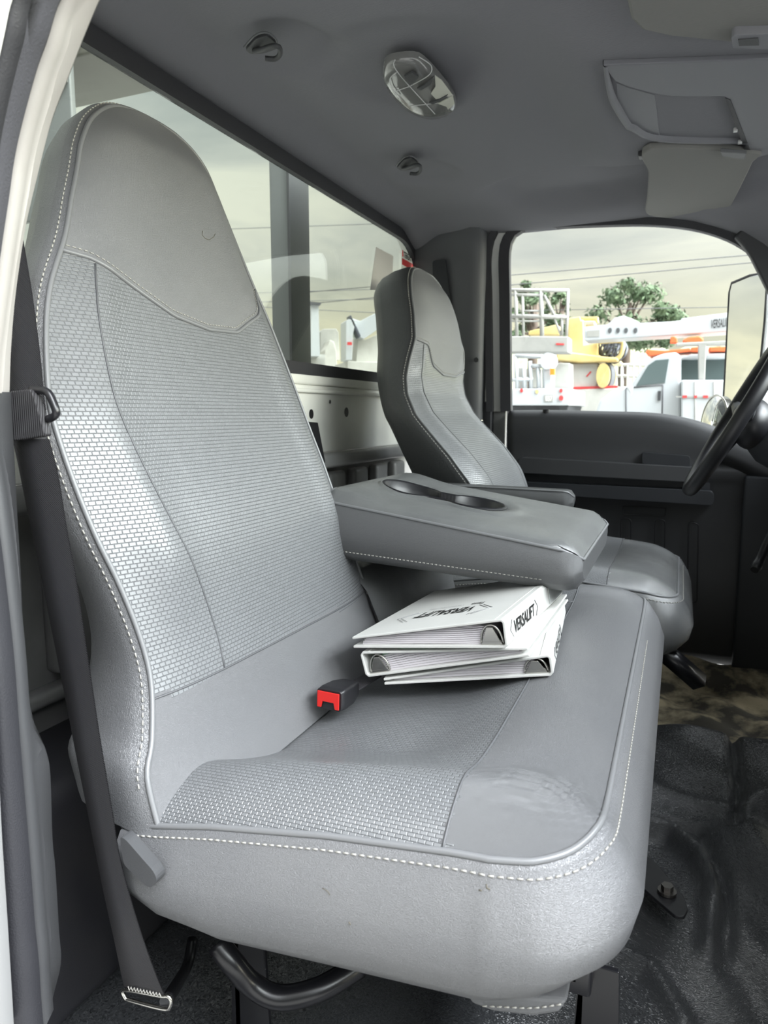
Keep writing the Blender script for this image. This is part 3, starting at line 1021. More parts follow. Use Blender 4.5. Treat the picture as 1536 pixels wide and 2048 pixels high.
# flap of cover at the near bottom corner
a = [P(u, v, y=.53) for u, v in ((930, 1985), (943, 2008), (985, 2024), (1068, 2034), (1118, 2026), (1136, 2000))]
obj('cover_flap', MB().prism(a, (0, .05, 0), .003), vinyl, bench)
st = MB(); dashes(st, crv([P(u, v, y=.5285) for u, v in ((965, 2012), (1010, 2014), (1068, 2016), (1125, 2008))], 40), .0007)
obj('stitching', st, thread, bench)
# armrest of the bench with two cup holders
def armrest(par, c0, name='armrest'):
    pass


A_near = 1.0
X0a, X1a = -.50, -.135
def arm_mesh(x0, x1, y0, y1, zt0, zt1, zb0, zb1, rc=.03, nn=40, taper=0.0):
    """padded armrest: top falls from zt0 (rear) to zt1 (front); closed rings in the y-z section run along x"""
    rows = []
    for i, t in enumerate(np.linspace(0, 1, nn)):
        x = x0 + (x1 - x0) * t
        zt = zt0 + (zt1 - zt0) * t; zb = zb0 + (zb1 - zb0) * t
        e = max(0, (x - (x1 - rc)) / rc); q = 1 - math.sqrt(max(0, 1 - e * e))
        yy0 = y0 + q * rc * .8; yy1 = y1 - q * rc * .8; zt -= q * .012; zb += q * .016
        b = .010
        sec = [(yy0, zt), (yy0 - .004, zt - .006), (yy0 - .008, (zt + zb) / 2), (yy0 - .003, zb + .012), (yy0 + .008, zb + .002), (yy0 + .03, zb - .004),
               (yy1 - .03, zb - .004), (yy1 - .008, zb + .002), (yy1 + .003, zb + .012), (yy1 + .008, (zt + zb) / 2), (yy1 + .004, zt - .006), (yy1, zt)]
        rows.append([(x, y, z) for y, z in sec])
    return rows


rowsA = arm_mesh(-.52, -.118, 1.0, 1.40, .662, .606, .570, .548)
mbA = MB().grid(rowsA)
mbA.add(rowsA[-1], [tuple(range(12))]); mbA.add(rowsA[0], [tuple(range(12))[::-1]])
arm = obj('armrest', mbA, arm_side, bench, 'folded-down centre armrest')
# top pad with recessed cup holder
CX, CY = -.378, 1.178


def in_cup(x, y):
    d1 = math.hypot((x - CX + .055) / .050, (y - CY) / .050); d2 = math.hypot((x - CX - .055) / .050, (y - CY) / .050)
    return .8 if abs(y - CY) < .030 and abs(x - CX) < .055 else min(d1, d2)


loop = []
for q in np.linspace(0, 2 * math.pi, 96, endpoint=False):
    best = 0
    d = np.array([math.cos(q), math.sin(q)])
    for r_ in np.linspace(0, .13, 260):
        if in_cup(CX + d[0] * r_, CY + d[1] * r_) < 1: best = r_
    loop.append((CX + d[0] * best, CY + d[1] * best))


def ztopa(x): return .662 + (.606 - .662) * (x + .52) / (.402)


outl = []
for q in loop:
    d = np.array(q) - np.array([CX, CY]); ts = []
    if d[0] > 0: ts.append((-.118 - CX) / d[0])
    if d[0] < 0: ts.append((-.52 - CX) / d[0])
    if d[1] > 0: ts.append((1.40 - CY) / d[1])
    if d[1] < 0: ts.append((1.0 - CY) / d[1])
    t = min(ts); outl.append((CX + d[0] * t, CY + d[1] * t))


def pad_z(x, y):
    e = min(x + .52 + .03, -.118 - x, y - 1.0, 1.40 - y)
    hump = .010 * math.exp(-(((x + .50) / .05) ** 2))
    return ztopa(x) - .012 * sm((x + .148) / .03) + .004 + .010 * (1 - math.exp(-max(e, 0) / .03)) + hump * sm(e / .03)


rowsT = []
for t in np.linspace(0, 1, 20):
    rr = []
    for a_, b_ in zip(outl, loop):
        x = a_[0] * (1 - t) + b_[0] * t; y = a_[1] * (1 - t) + b_[1] * t
        e = max(0, (x - (-.148)) / .03); q = 1 - math.sqrt(max(0, 1 - e * e)); lim = .20 - q * .024
        y = 1.20 + max(-lim, min(lim, y - 1.20))
        z = pad_z(x, y) - (.004 if t == 0 else 0) + .004 * math.exp(-((t - .82) / .06) ** 2) - .008 * sm((t - .96) / .04)
        rr.append((x, y, z))
    rowsT.append(rr)
mbT = MB().grid(rowsT, closed=True)
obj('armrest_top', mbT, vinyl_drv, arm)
sc2 = lambda k, kz: [(CX + (a - CX) * k, CY + (b - CY) * kz) for a, b in loop]
rowsK = [[(x, y, pad_z(x, y) + .0005) for x, y in sc2(1.07, 1.10)], [(x, y, pad_z(x, y) + .0035) for x, y in sc2(1.045, 1.07)], [(x, y, pad_z(x, y) + .001) for x, y in loop], [(x, y, pad_z(x, y) - .007) for x, y in sc2(.98, .96)], [(x, y, pad_z(x, y) - .009) for x, y in sc2(.96, .92)],
         [(x, y, ztopa(x) - .018) for x, y in sc2(.94, .90)], [(x, y, .588) for x, y in sc2(.90, .86)], [(x, y, .584) for x, y in sc2(.3, .3)], [(CX, CY, .584)] * len(loop)]
cup = obj('cup_holder', MB().grid(rowsK, closed=True), black, arm, 'black double cup holder')
pl = rowsT[0]
idx = [i for i in range(len(pl)) if pl[i][1] < 1.001 or pl[i][0] > -.16 or pl[i][1] > 1.35]
edge = sorted([p for p in pl if p[0] > -.50 or True], key=lambda p: 0)
obj('piping', MB().tube([np.array(p) + np.array([0, 0, .001]) for p in pl], .0024, 7, closed=True), pipe, arm)
st = MB(); dashes(st, [(r[3][0], r[3][1] - .0006, r[3][2] + .004) for r in rowsA[:-5]], .0008)
obj('stitching', st, thread, arm)

# recliner lever and steel under-frame
lv = [P(u, v, y=.468) for u, v in ((240, 1672), (252, 1680), (308, 1744), (315, 1762), (302, 1776), (288, 1770), (246, 1728))]
lev = obj('recliner_lever', MB().prism(rounded(lv, .006, 3), (0, .012, 0), .003), trimd, bench, 'grey plastic recliner lever')
fr = MB()
tub = crv([P(435, 1885, y=.60), P(465, 1925, y=.60), P(505, 1970, y=.61), P(560, 1995, y=.62), P(640, 1978, y=.64), P(720, 1930, y=.68)], 40)
fr.tube(tub, .013, 12)
obj('frame_tube', fr, blackg, bench)
fr = MB()
fr.box((-.46, .62, .26), (-.05, .66, .30), .004); fr.box((-.46, 1.28, .26), (-.05, 1.32, .30), .004)
fr.box((-.10, .62, .27), (-.06, 1.32, .30), .004); fr.box((-.48, .62, .27), (-.44, 1.32, .30), .004)
obj('seat_frame', fr, blackg, bench)
for (x, y) in ((-.045, .66), (-.085, 1.30), (-.44, .66), (-.44, 1.30)):
    obj('leg', MB().prism([(x - .018, y - .02, .28), (x + .018, y - .02, .28), (x + .03, y - .02, .0), (x - .03, y - .02, .0)], (0, .006, 0), .001).box((x - .02, y - .02, .0), (x - .014, y + .02, .28)), blackg, bench)
# floor bracket with bolt in front of the seat
bz = .105
bk_ = [P(u, v, z=bz) for u, v in ((1235, 1735), (1262, 1690), (1318, 1738), (1368, 1800), (1376, 1825), (1368, 1840), (1350, 1838), (1300, 1795))]
brk = obj('floor_bracket', MB().prism(rounded(bk_, .004, 2), (0, 0, .005), .001), black, bench, 'flat black floor bracket with bolt')
cb = P(1334, 1785, z=bz + .006)
obj('bracket_bolt', MB().disc(cb, (.013, 0, 0), (0, .013, 0), (0, 0, .004), 20).disc(cb + np.array([0, 0, .004]), (.0085, 0, 0), (0, .0085, 0), (0, 0, .008), 6), steeld, brk)

# driver seat
drv = thing('driver_seat', 'far grey vinyl driver seat with scuffed cushion in front of the wheel', 'seat', (-.25, 1.86, 0.0))
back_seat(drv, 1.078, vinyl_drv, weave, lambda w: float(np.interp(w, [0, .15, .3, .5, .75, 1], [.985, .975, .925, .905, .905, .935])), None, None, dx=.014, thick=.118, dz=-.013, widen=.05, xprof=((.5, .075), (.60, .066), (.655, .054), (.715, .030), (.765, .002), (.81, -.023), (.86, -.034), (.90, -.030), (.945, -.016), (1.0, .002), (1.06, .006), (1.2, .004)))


def zp_drv(x): return float(np.interp(x, [-.55, -.4, -.2, -.05, .02], [.40, .425, .438, .425, .41]))


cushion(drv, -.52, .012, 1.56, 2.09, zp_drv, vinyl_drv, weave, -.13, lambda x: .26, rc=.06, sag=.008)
rowsB = arm_mesh(-.60, -.20, 1.50, 1.555, .645, .640, .585, .588, rc=.02)
mbB = MB().grid(rowsB); mbB.add(rowsB[-1], [tuple(range(12))]); mbB.add(rowsB[0], [tuple(range(12))[::-1]]); mbB.add([r[0] for r in rowsB] + [r[11] for r in rowsB[::-1]], [tuple(range(2 * len(rowsB)))])
ar2 = obj('armrest', mbB, side_shade, drv, 'thin folding armrest')
obj('piping', MB().tube([np.array(r[0]) for r in rowsB], .002, 7), pipe, ar2)
for yb_ in (1.60, 2.0):
    obj('seat_base', MB().box((-.45, yb_, -.01), (-.02, yb_ + .06, .26), .006), blackg, drv)
a, b = P(1325, 1300, y=1.62), P(1400, 1365, y=1.66)
obj('seat_track', MB().tube([a, b], .022, 4), blackg, drv)
a = P(1358, 1268, y=1.60)
obj('adjuster_knob', MB().box(a - np.array([.012, .01, .008]), a + np.array([.012, .01, .008]), .003), trimd, drv)

# ================================================================== SEAT BELT OF THE NEAR SIDE
belt = thing('seat_belt', 'black webbing seat belt hanging along the near door pillar down to a metal loop', 'seat belt', P(290, 1990, y=.52))


def web(R, Lf, yr, yl, n=60):
    ya = np.interp(np.linspace(0, 1, len(R)), np.linspace(0, 1, len(yr)), yr); yb = np.interp(np.linspace(0, 1, len(Lf)), np.linspace(0, 1, len(yl)), yl)
    a = crv([P(u, v, y=q) for (u, v), q in zip(R, ya)], n); b = crv([P(u, v, y=q) for (u, v), q in zip(Lf, yb)], n)
    La = np.concatenate([[0], np.cumsum(np.linalg.norm(np.diff(a, axis=0), axis=1))])
    rows = [[p, p * .5 + q * .5, q, q + np.array([-.0005, .0014, 0]), p + np.array([-.0005, .0014, 0])] for p, q in zip(a, b)]
    uv = [[(0, l), (.024, l), (.048, l), (.048, l), (0, l)] for l in La]
    return MB().grid(rows, uv=uv, closed=False)


R1 = [(97, 878), (115, 950), (133, 1060), (150, 1150), (165, 1250), (180, 1350), (195, 1450), (208, 1530), (225, 1630), (240, 1720), (270, 1830), (300, 1920), (328, 1990)]
L1 = [(25, 878), (40, 950), (60, 1050), (85, 1170), (105, 1270), (130, 1395), (150, 1500), (168, 1590), (188, 1690), (208, 1790), (228, 1880), (245, 1960), (252, 1982)]
wb = obj('webbing', web(R1, L1, [.452, .452, .453, .454, .455, .456, .458, .460, .463, .468, .480, .505, .52], [.462, .464, .466, .468, .47, .47, .47, .472, .475, .48, .49, .515, .53]), beltm, belt)
R0 = [(40, 450), (52, 520), (65, 600), (78, 700), (86, 780), (96, 870)]
L0 = [(-20, 450), (-10, 520), (0, 600), (8, 700), (15, 780), (22, 870)]
obj('upper_webbing', web(R0, L0, (.54, .48), (.54, .485)), beltm, belt)
fold = [P(u, v, y=.452) for u, v in ((20, 782), (60, 778), (66, 788), (74, 812), (90, 868), (88, 873), (22, 883))]
obj('webbing_fold', MB().prism(fold, (0, .008, 0), .002), beltm, belt)
tg = crv([P(u, v, y=.458) for u, v in ((62, 780), (85, 781), (98, 788), (112, 822), (108, 833), (96, 838))], 24)
obj('belt_guide', MB().tube(tg, .0035, 8), blackg, belt, 'black metal belt guide')
lpz = [P(u, v, y=.522) for u, v in ((250, 1980), (250, 1994), (258, 2000), (328, 2018), (340, 2012), (342, 2000), (336, 1992), (322, 1992))]
obj('metal_loop', MB().tube(crv(lpz, 50, closed=True), .0022, 7, closed=True), steel, belt, 'thin metal loop at the floor end')
zz = MB(); zl = []
for i, t in enumerate(np.linspace(0, 1, 22)):
    p = P(256 + 66 * t, 1976 + 14 * t + (4 if i % 2 else -3), y=.5185); zl.append(p)
zz.tube(zl, .0007, 5)
obj('zigzag_stitching', zz, thread, belt)
# loose grey ledge seen beneath: belt anchor foot
mb = MB().tube(crv([P(332, 2002, y=.53), P(350, 1975, y=.58), P(375, 1930, y=.66), P(385, 1880, y=.70)], 20), .007, 8)
obj('anchor_bar', mb, blackg, belt)

# buckle
bo = np.array(P(658, 1400, z=.445))
fwd = np.array(P(735, 1360, z=.435)) - bo; fwd[2] = -.006; fwd /= np.linalg.norm(fwd)
bkl = thing('seat_belt_buckle', 'black seat belt buckle with red release button on the bench seat', 'buckle', bo)
side_ = np.cross(fwd, (0, 0, 1)); side_ /= np.linalg.norm(side_); up_ = np.cross(side_, fwd)
secs = [(-.0, .0175, .0125), (.012, .0185, .0135), (.035, .0175, .013), (.055, .013, .010), (.062, .009, .006)]
rows = []
for d, w_, h_ in secs:
    loop_ = rounded([(-w_, -h_), (w_, -h_), (w_, h_), (-w_, h_)], .004, 4)
    rows.append([bo + fwd * d + side_ * q[0] + up_ * q[1] for q in loop_])
mb = MB().grid(rows, closed=True); mb.add(rows[0], [tuple(range(len(rows[0])))]); mb.add(rows[-1], [tuple(range(len(rows[0])))])
obj('housing', mb, black, bkl)
def bq(pts): return [bo - fwd * .001 + side_ * a_ + up_ * b_ for a_, b_ in pts]
btn = bq([(-.0155, -.010), (-.0155, .0105), (.0155, .0105), (.0155, -.010), (.010, -.010), (.008, -.002), (-.008, -.002), (-.010, -.010)])
obj('release_button', MB().prism(btn, -fwd * .002, .0005), redm, bkl, 'red release button')
obj('strap', MB().obox(bo + fwd * .09 - up_ * .002, fwd * .035, side_ * .012, up_ * .0012, .0005), beltm, bkl)
# loose black strap behind the bench on the rear wall
a = [P(u, v, x=XR + .05) for u, v in ((600, 842), (632, 845), (647, 925), (640, 930), (612, 900))]
tag(obj('loose_belt_end', MB().prism(a, (.006, 0, 0), .002), blackg, org=a[3]), 'black strap end sticking out between the near backrest and the white rear wall', 'strap')

# ================================================================== BINDERS
def binder(label, A, B, th_front, th_spine, spine_end, depth_dir, L_, tilt=(0, 0, 0), extras=None):
    pass


def make_binder(label, o, ax, ay, w, l, h_open, h_spine, pages, spine_at='B', lean=0.0, title=True, pagec=paperm, sleeve=False, green=False):
    """o = corner at the bottom, open-edge side, near end; ax = unit across (from open edge to spine), ay = unit along the spine (away from the viewer)
    w = width to spine, l = length, h_open / h_spine = heights of the top cover above the bottom one"""
    o = np.array(o, float); ax = np.array(ax, float); ax /= np.linalg.norm(ax)
    ay = np.array(ay, float); ay -= ax * (ay @ ax); ay /= np.linalg.norm(ay); az = np.cross(ax, ay)
    if az[2] < 0: az = -az
    t = thing('ring_binder', label, 'binder', o, 'white binders stacked on the bench seat')
    T = .0032
    q = lambda a_, b_, c_: o + ax * a_ + ay * b_ + az * c_
    def slab(pts):  # quad in the (a, c) section, extruded along ay
        return MB().prism(rounded([q(a_, 0, c_) for a_, c_ in pts], .0012, 2), ay * l, 0)
    r = .004
    # one continuous cover: bottom board, spine, top board (C section)
    sec = [(0, 0), (w - r, 0), (w, r), (w, h_spine - r), (w - r, h_spine), (0, h_open), (0, h_open - T), (w - r - .001, h_spine - T), (w - T, h_spine - r - .001), (w - T, r + .001), (w - r - .001, T), (0, T)]
    cov = obj('cover', MB().prism([q(a_, 0, c_) for a_, c_ in sec], ay * l, .0008), binderm, t)
    # seams along the spine hinges
    for c_ in (h_spine + .0004,):
        obj('hinge_line', MB().tube([q(w - .013, .002, c_ - (h_spine - h_open) * .013 / w), q(w - .013, l - .002, c_ - (h_spine - h_open) * .013 / w)], .0006, 5), clearp, cov)
    # pages
    pg = MB(); n = pages; top = min(h_spine, h_open + .008) * .86
    for i in range(n):
        z0 = T + (h_spine * .60) * i / n; z1 = T + (h_spine * .60) * (i + .82) / n
        x0 = .012 + random.uniform(-.002, .003) + .004 * (i / n); x1 = w - .022
        cs = []
        for s in np.linspace(0, 1, 10):
            sag = min(0, 0)
            lim = (h_open + (h_spine - h_open) * ((x0 + (x1 - x0) * s) / w) - T * 1.4)
            bulge = (1 + .25 * math.sin(s * math.pi)) * 1.0
            cs.append((x0 + (x1 - x0) * s, min(z0 * bulge * .95 + .0002 * i, lim - .0012), min(z1 * bulge, lim)))
        P1 = [(a_, b_) for a_, b_, _ in cs]; P2 = [(a_, c_) for a_, _, c_ in cs]
        rr = [[q(a_, .008, b_) for a_, b_ in P1], [q(a_, .008, c_) for a_, c_ in P2], [q(a_, l - .008, c_) for a_, c_ in P2], [q(a_, l - .008, b_) for a_, b_ in P1]]
        rr.append(rr[0]); pg.grid(rr, smooth=False)
    obj('paper_stack', pg, pagec, t)
    if green:
        obj('divider_sheet', MB().prism([q(w - .012, .010, T), q(w - .03, .010, h_spine - T * 1.6), q(w * .5, .010, h_spine * .86), q(w * .5, .010, h_spine * .80), q(w - .034, .010, h_spine * .6)], ay * (l * .5)), greenm, t)
    # metal ring mechanism
    for k_, yy in enumerate((.006, l * .5, l - .02)):
        cx, hh = w - .021, h_spine * .62
        ring = [q(cx + .014 * math.cos(a_), yy, T + .002 + hh * max(0, math.sin(a_))) for a_ in np.linspace(0, math.pi, 16)]
        rg = obj('ring', MB().tube(ring, .0014, 7), steel, t)
    mb_ = MB().prism([q(cx - .014, .004, T), q(cx + .014, .004, T), q(cx + .011, .004, T + .006), q(cx - .011, .004, T + .006)], ay * (l - .008), .0006)
    mb_.prism([q(cx - .012, .002, T + .004), q(cx + .012, .002, T + .004), q(cx + .009, .002, T + .5 * hh), q(cx + .004, .002, T + hh * .98), q(cx - .004, .002, T + hh * .98), q(cx - .009, .002, T + .5 * hh)], ay * .002, .0006)
    obj('ring_plate', mb_, steel, t)
    return t, q, ax, ay, az


# bottom binder (spine towards the seat front), middle (spine towards the backrest), top (spine towards the front)
def frame(u0, v0, u1, v1, z, dirp):
    a = P(u0, v0, z=z); b = P(u1, v1, z=z)
    return a, b


def binder_at(label, A, za, B, ayd, ho, hs, pages, **k):
    """A = image of the bottom near open-edge corner (at height za), B = image of the bottom near spine corner"""
    ay = np.array(ayd, float); ay /= np.linalg.norm(ay)
    a = P(*A, z=za); b = P(*B, n=(ay, float(ay @ a)))
    return (*make_binder(label, a, b - a, ay, float(np.linalg.norm(b - a)), .28, ho, hs, pages, **k), float(np.linalg.norm(b - a)))


bi1, q1, ax1, ay1, az1, w1 = binder_at('lowest white binder, lying on the woven seat under two others', (769, 1370), .4455, (1108, 1352), (-.094, 1, 0), .009, .027, 6)
ay_ = np.array([.02, 1, 0.0]); ay_ /= np.linalg.norm(ay_)
sp_ = P(732, 1355, z=.452); op_ = P(1059, 1313, n=(ay_, float(ay_ @ sp_)))
w2 = float(np.linalg.norm(op_ - sp_))
bi2, q2, ax2, ay2, az2 = make_binder('middle white binder with a green divider, its spine towards the backrest', op_, sp_ - op_, ay_, w2, .28, .011, .035, 8, green=True)
bi3, q3, ax3, ay3, az3, w3 = binder_at('top white binder with printed cover and spine, under the armrest', (707, 1296), .490, (1016, 1297), (.08, 1, 0), .015, .036, 10)
print('BINDERS', w1, w2, w3)


def spine_text(t, q, w, h, ax, ay, az, y0, y1, txt, m=inkm):
    # reads along ay on the spine face (outward = +ax)
    size = h * .62
    mb_, wd = text_mb(txt, q(w + .0004, y0, h * .28), ay, az, size, 1.0, 0.0003, bold=.02, shear=.2)
    mb_, wd = text_mb(txt, q(w + .0004, y0, h * .28), ay, az, size, (y1 - y0) / wd, 0.0003, bold=.02, shear=.2)
    obj('spine_lettering', mb_, m, t)
    for s, yy in ((-1, y0 - .004), (1, y1 + .004)):
        br_ = MB()
        br_.tube([q(w + .0006, yy, h * .2), q(w + .0006, yy + s * .010, h * .5), q(w + .0006, yy, h * .8)], .0004, 4)
        obj('spine_bracket_mark', br_, inkm, t)


spine_text(bi3, q3, w3, .036, ax3, ay3, az3, .030, .125, 'VERSALIFT')
spine_text(bi1, q1, w1, .027, ax1, ay1, az1, .05, .145, 'VERSALIFT')
obj('label_sleeve', MB().prism([q3(w3 + .0006, .20, .006), q3(w3 + .0006, .275, .006), q3(w3 + .0006, .275, .030), q3(w3 + .0006, .20, .030)], ax3 * .0006), clearp, bi3)
# cover lettering of the top binder: reads upside down for the viewer
slope = (.036 - .015) / w3
upz = az3 + 0 * ax3
rx = -(ax3 + az3 * slope); rx /= np.linalg.norm(rx)


def cov3(a_, b_): return q3(a_, b_, .015 + slope * a_ + .0007)


for txt, a0, a1, b0, sz, m_, sh in (('VERSALIFT', w3 * .68, w3 * .27, .098, .040, inkm, .25), ('A TIME MANUFACTURING COMPANY', w3 * .55, w3 * .30, .118, .007, inkg, 0), ('Time', w3 * .70, w3 * .60, .122, .016, inkm, .3)):
    mb_, wd = text_mb(txt, cov3(a0, b0), rx, -ay3, sz, 1.0, .0004, bold=.02 if m_ is inkm else 0, shear=sh)
    mb_, wd = text_mb(txt, cov3(a0, b0), rx, -ay3, sz, (a0 - a1) / wd, .0004, bold=.02 if m_ is inkm else 0, shear=sh)
    obj('cover_lettering', mb_, m_, bi3)
for s, aa in ((1, w3 * .78), (-1, w3 * .17)):
    br_ = MB()
    for k_ in (0, .006):
        br_.tube([cov3(aa - s * .022 + s * k_, .052), cov3(aa + s * k_, .078), cov3(aa - s * .022 + s * k_, .104)], .0004, 4)
    obj('cover_bracket_mark', br_, inkg, bi3)

# ================================================================== CEILING FITTINGS
# dome lamp
lc = P(840, 170, z=1.410)
lampT = thing('dome_lamp', 'oval smoky dome lamp with thin pale lines on the grey headliner', 'lamp', lc)
outl2 = crv([P(u, v, z=1.415) for u, v in ((765, 140), (775, 118), (800, 111), (832, 110), (852, 122), (880, 152), (905, 185), (912, 205), (900, 220), (872, 229), (845, 226), (815, 212), (790, 190), (772, 165))], 49, closed=True)[:-1]
ce = outl2.mean(0)
rows = []
for s, dz in ((1.0, .006), (1.0, -.004), (.985, -.009), (.93, -.013), (.7, -.017), (.35, -.0185), (.01, -.019)):
    rows.append([ce + (p - ce) * s + np.array([0, 0, dz]) for p in outl2])
lampb = obj('lens', MB().grid(rows, closed=True), lens, lampT)


def onlens(u, v):
    p = P(u, v, z=1.3945)
    return p


pw = [onlens(u, v) for u, v in ((868, 146), (882, 160), (905, 190), (911, 208), (898, 216), (885, 218), (900, 205), (903, 188), (872, 197), (864, 184), (872, 165))]
pw = [onlens(u, v) for u, v in ((870, 150), (884, 160), (906, 190), (904, 189), (872, 197), (862, 186), (871, 172))]
obj('clear_lens', MB().prism(pw, (0, 0, -.0015)), lensw, lampb, 'pale reading lamp lens')
pw = [onlens(u, v) for u, v in ((876, 206), (906, 190), (909, 206), (896, 218), (893, 212))]
obj('clear_lens', MB().prism(pw, (0, 0, -.0015)), lensw, lampb, 'pale reading lamp lens')
ln = MB()
for l_ in (((790, 120), (795, 144), (870, 228)), ((794, 144), (780, 158), (784, 176), (800, 195)), ((822, 171), (858, 150), (862, 131), (838, 114)), ((792, 182), (822, 172)), ((820, 212), (858, 208), (884, 204), (906, 190))):
    ln.tube(crv([onlens(u, v) for u, v in l_], 20), .0010, 5)
obj('lens_line', ln, chrome, lampb)
rr = [onlens(u, v) for u, v in ((808, 150), (824, 140), (838, 150), (824, 166))]
obj('lamp_switch', MB().prism(rounded(rr, .002, 2), (0, 0, -.004), .0008), trimd, lampb)
rr = [onlens(u, v) for u, v in ((834, 174), (850, 166), (868, 150), (862, 166), (842, 178))]
obj('lamp_switch', MB().prism(rr, (0, 0, -.003), .0006), trimd, lampb)
rr = [onlens(u, v) for u, v in ((858, 203), (876, 197), (896, 186), (890, 195), (866, 206))]
obj('lamp_switch', MB().prism(rr, (0, 0, -.003), .0006), trimd, lampb)


def hook(u0, v0, s, label):
    zc = 1.412
    def hp(dx, dy, dz=0): return P(u0 + dx * s, v0 + dy * s, z=zc + dz)
    t = thing('coat_hook', label, 'coat hook', hp(0, 0), 'coat hooks on the headliner')
    base = rounded([hp(-32, 8), (hp(-10, -16)), hp(14, -22), hp(32, -6), hp(34, 4), hp(8, 14), hp(-20, 16)], .006, 3)
    obj('base_plate', MB().prism(base, (0, 0, -.006), .0015), trimd, t)
    obj('hook_arm', MB().tube(crv([hp(-14, 16, -.008), hp(4, 12, -.014), hp(22, 6, -.018), hp(36, 8, -.02), hp(38, 22, -.022), hp(28, 32, -.024), hp(8, 31, -.024)], 30), .0042 * 1.0, 8), trimd, t)
    obj('hook_rim', MB().tube(crv([hp(-34, 8, -.006), hp(-12, -15, -.007), hp(10, -21, -.007), hp(28, -10, -.007), hp(33, 2, -.007)], 24), .0016, 6), trimp, t)


hook(522, 86, 1.0, 'dark coat hook on the headliner, the nearer one above the near backrest')
hook(815, 326, .68, 'dark coat hook on the headliner, the farther one past the dome lamp')

# overhead console
zk = 1.380
ck = P(1380, 200, z=zk)
con = thing('overhead_console', 'grey plastic overhead console with an open compartment between the sun visors', 'console', ck)
def pk(l, z=zk): return [P(u, v, z=z) for u, v in l]
mb = MB().prism(pk([(1206, 131), (1700, 112), (1700, 330), (1536, 309), (1507, 318), (1497, 310), (1480, 262), (1456, 198), (1447, 193), (1345, 193), (1310, 188), (1258, 174), (1230, 163)]), (0, 0, .010), .002)
body = obj('lower_shell', mb, consm, con)
mbw = MB()
wq = pk([(1206, 131), (1214, 185), (1232, 225), (1252, 257), (1320, 286)])
rr_ = []
for p in wq:
    o_ = p - ck; o_[2] = 0; o_ /= np.linalg.norm(o_)
    rr_.append([p + o_ * .004 + np.array([0, 0, .03]), p])
mbw.grid(rr_)
obj('side_wall', mbw, consm, body)
rim = pk([(1206, 131), (1212, 175), (1222, 210), (1250, 255), (1262, 262), (1320, 284), (1500, 288)])
rows = []
for p in crv(rim, 50):
    inn = ck - p; inn[2] = 0; inn /= np.linalg.norm(inn)
    rows.append([p + np.array([0, 0, .04]), p, p + inn * .004 + np.array([0, 0, -.002]), p + inn * .012, p + inn * .012 + np.array([0, 0, .04])])
obj('rim', MB().grid(rows), consm, body)
mb = MB().prism(pk([(1232, 166), (1258, 176), (1310, 190), (1320, 280), (1262, 260), (1245, 240), (1234, 200)], zk + .008), (0, 0, .006), .001)
obj('compartment_door', mb, consm, body)
rows = []
for t in np.linspace(0, 1, 14):
    a_ = P(1310 + 10 * t, 188 + 94 * t, z=zk + .010); b_ = P(1450 + 46 * t, 192 + 96 * t, z=zk + .010)
    r_ = []
    for s in np.linspace(0, 1, 16):
        p = a_ * (1 - s) + b_ * s; p[2] += .045 * math.sin(min(1, s * 1.6) * math.pi / 2)
        r_.append(p)
    rows.append(r_)
obj('open_compartment', MB().grid(rows), consm, body)
mb = MB()
a_, b_ = P(1462, 205, z=zk + .012), P(1494, 300, z=zk + .012)
mb.prism(pk([(1450, 195), (1461, 199), (1503, 306), (1492, 308), (1476, 262)], zk), (0, 0, -.0012))
obj('black_liner', mb, rubber, body)
for u, v in ((1471, 260), (1480, 284), (1490, 308)):
    c_ = P(u, v, z=zk - .001)
    obj('liner_clip', MB().box(c_ - .004, c_ + .004, .001), chrome, body)

vz = 1.372
vs_ = thing('sun_visor', 'driver sun visor folded up beyond the overhead console', 'sun visor', P(1390, 370, z=vz), 'sun visors')
outv = [(1299, 300), (1512, 308), (1506, 324), (1485, 368), (1462, 412), (1455, 420), (1425, 418), (1400, 422), (1375, 434), (1350, 438), (1305, 433), (1291, 424), (1294, 400), (1297, 350)]
obj('visor_board', MB().prism(crv(pk(outv, vz), 60, closed=True)[:-1], (0, 0, .016), .003), visorm, vs_)
obj('visor_clip', MB().prism(pk([(1441, 296), (1446, 306), (1490, 312), (1494, 300)], vz - .002), (0, 0, -.008), .0015), trimp, vs_)
c_ = P(1290, 304, z=1.39)
obj('pivot_mount', MB().box(c_ - np.array([.014, .016, .012]), c_ + np.array([.014, .016, .02]), .004), black, vs_)
vs2 = thing('sun_visor', 'near sun visor at the top right corner of the roof', 'sun visor', P(1450, 40, z=vz), 'sun visors')
outv = [(1250, -60), (1253, 0), (1262, 40), (1285, 62), (1340, 74), (1440, 84), (1700, 108), (1700, -60)]
obj('visor_board', MB().prism(pk(outv, vz), (0, 0, .016), .005), visorm, vs2)
cl = obj('visor_clip', MB().prism(rounded(pk([(1462, 76), (1468, 70), (1545, 68), (1545, 100), (1465, 96)], vz - .012), .003, 2), (0, 0, .02), .002), consm, vs2)
obj('clip_slot', MB().prism(pk([(1476, 80), (1516, 77), (1518, 91), (1478, 92)], vz - .0135), (0, 0, .003)), trimd, cl)

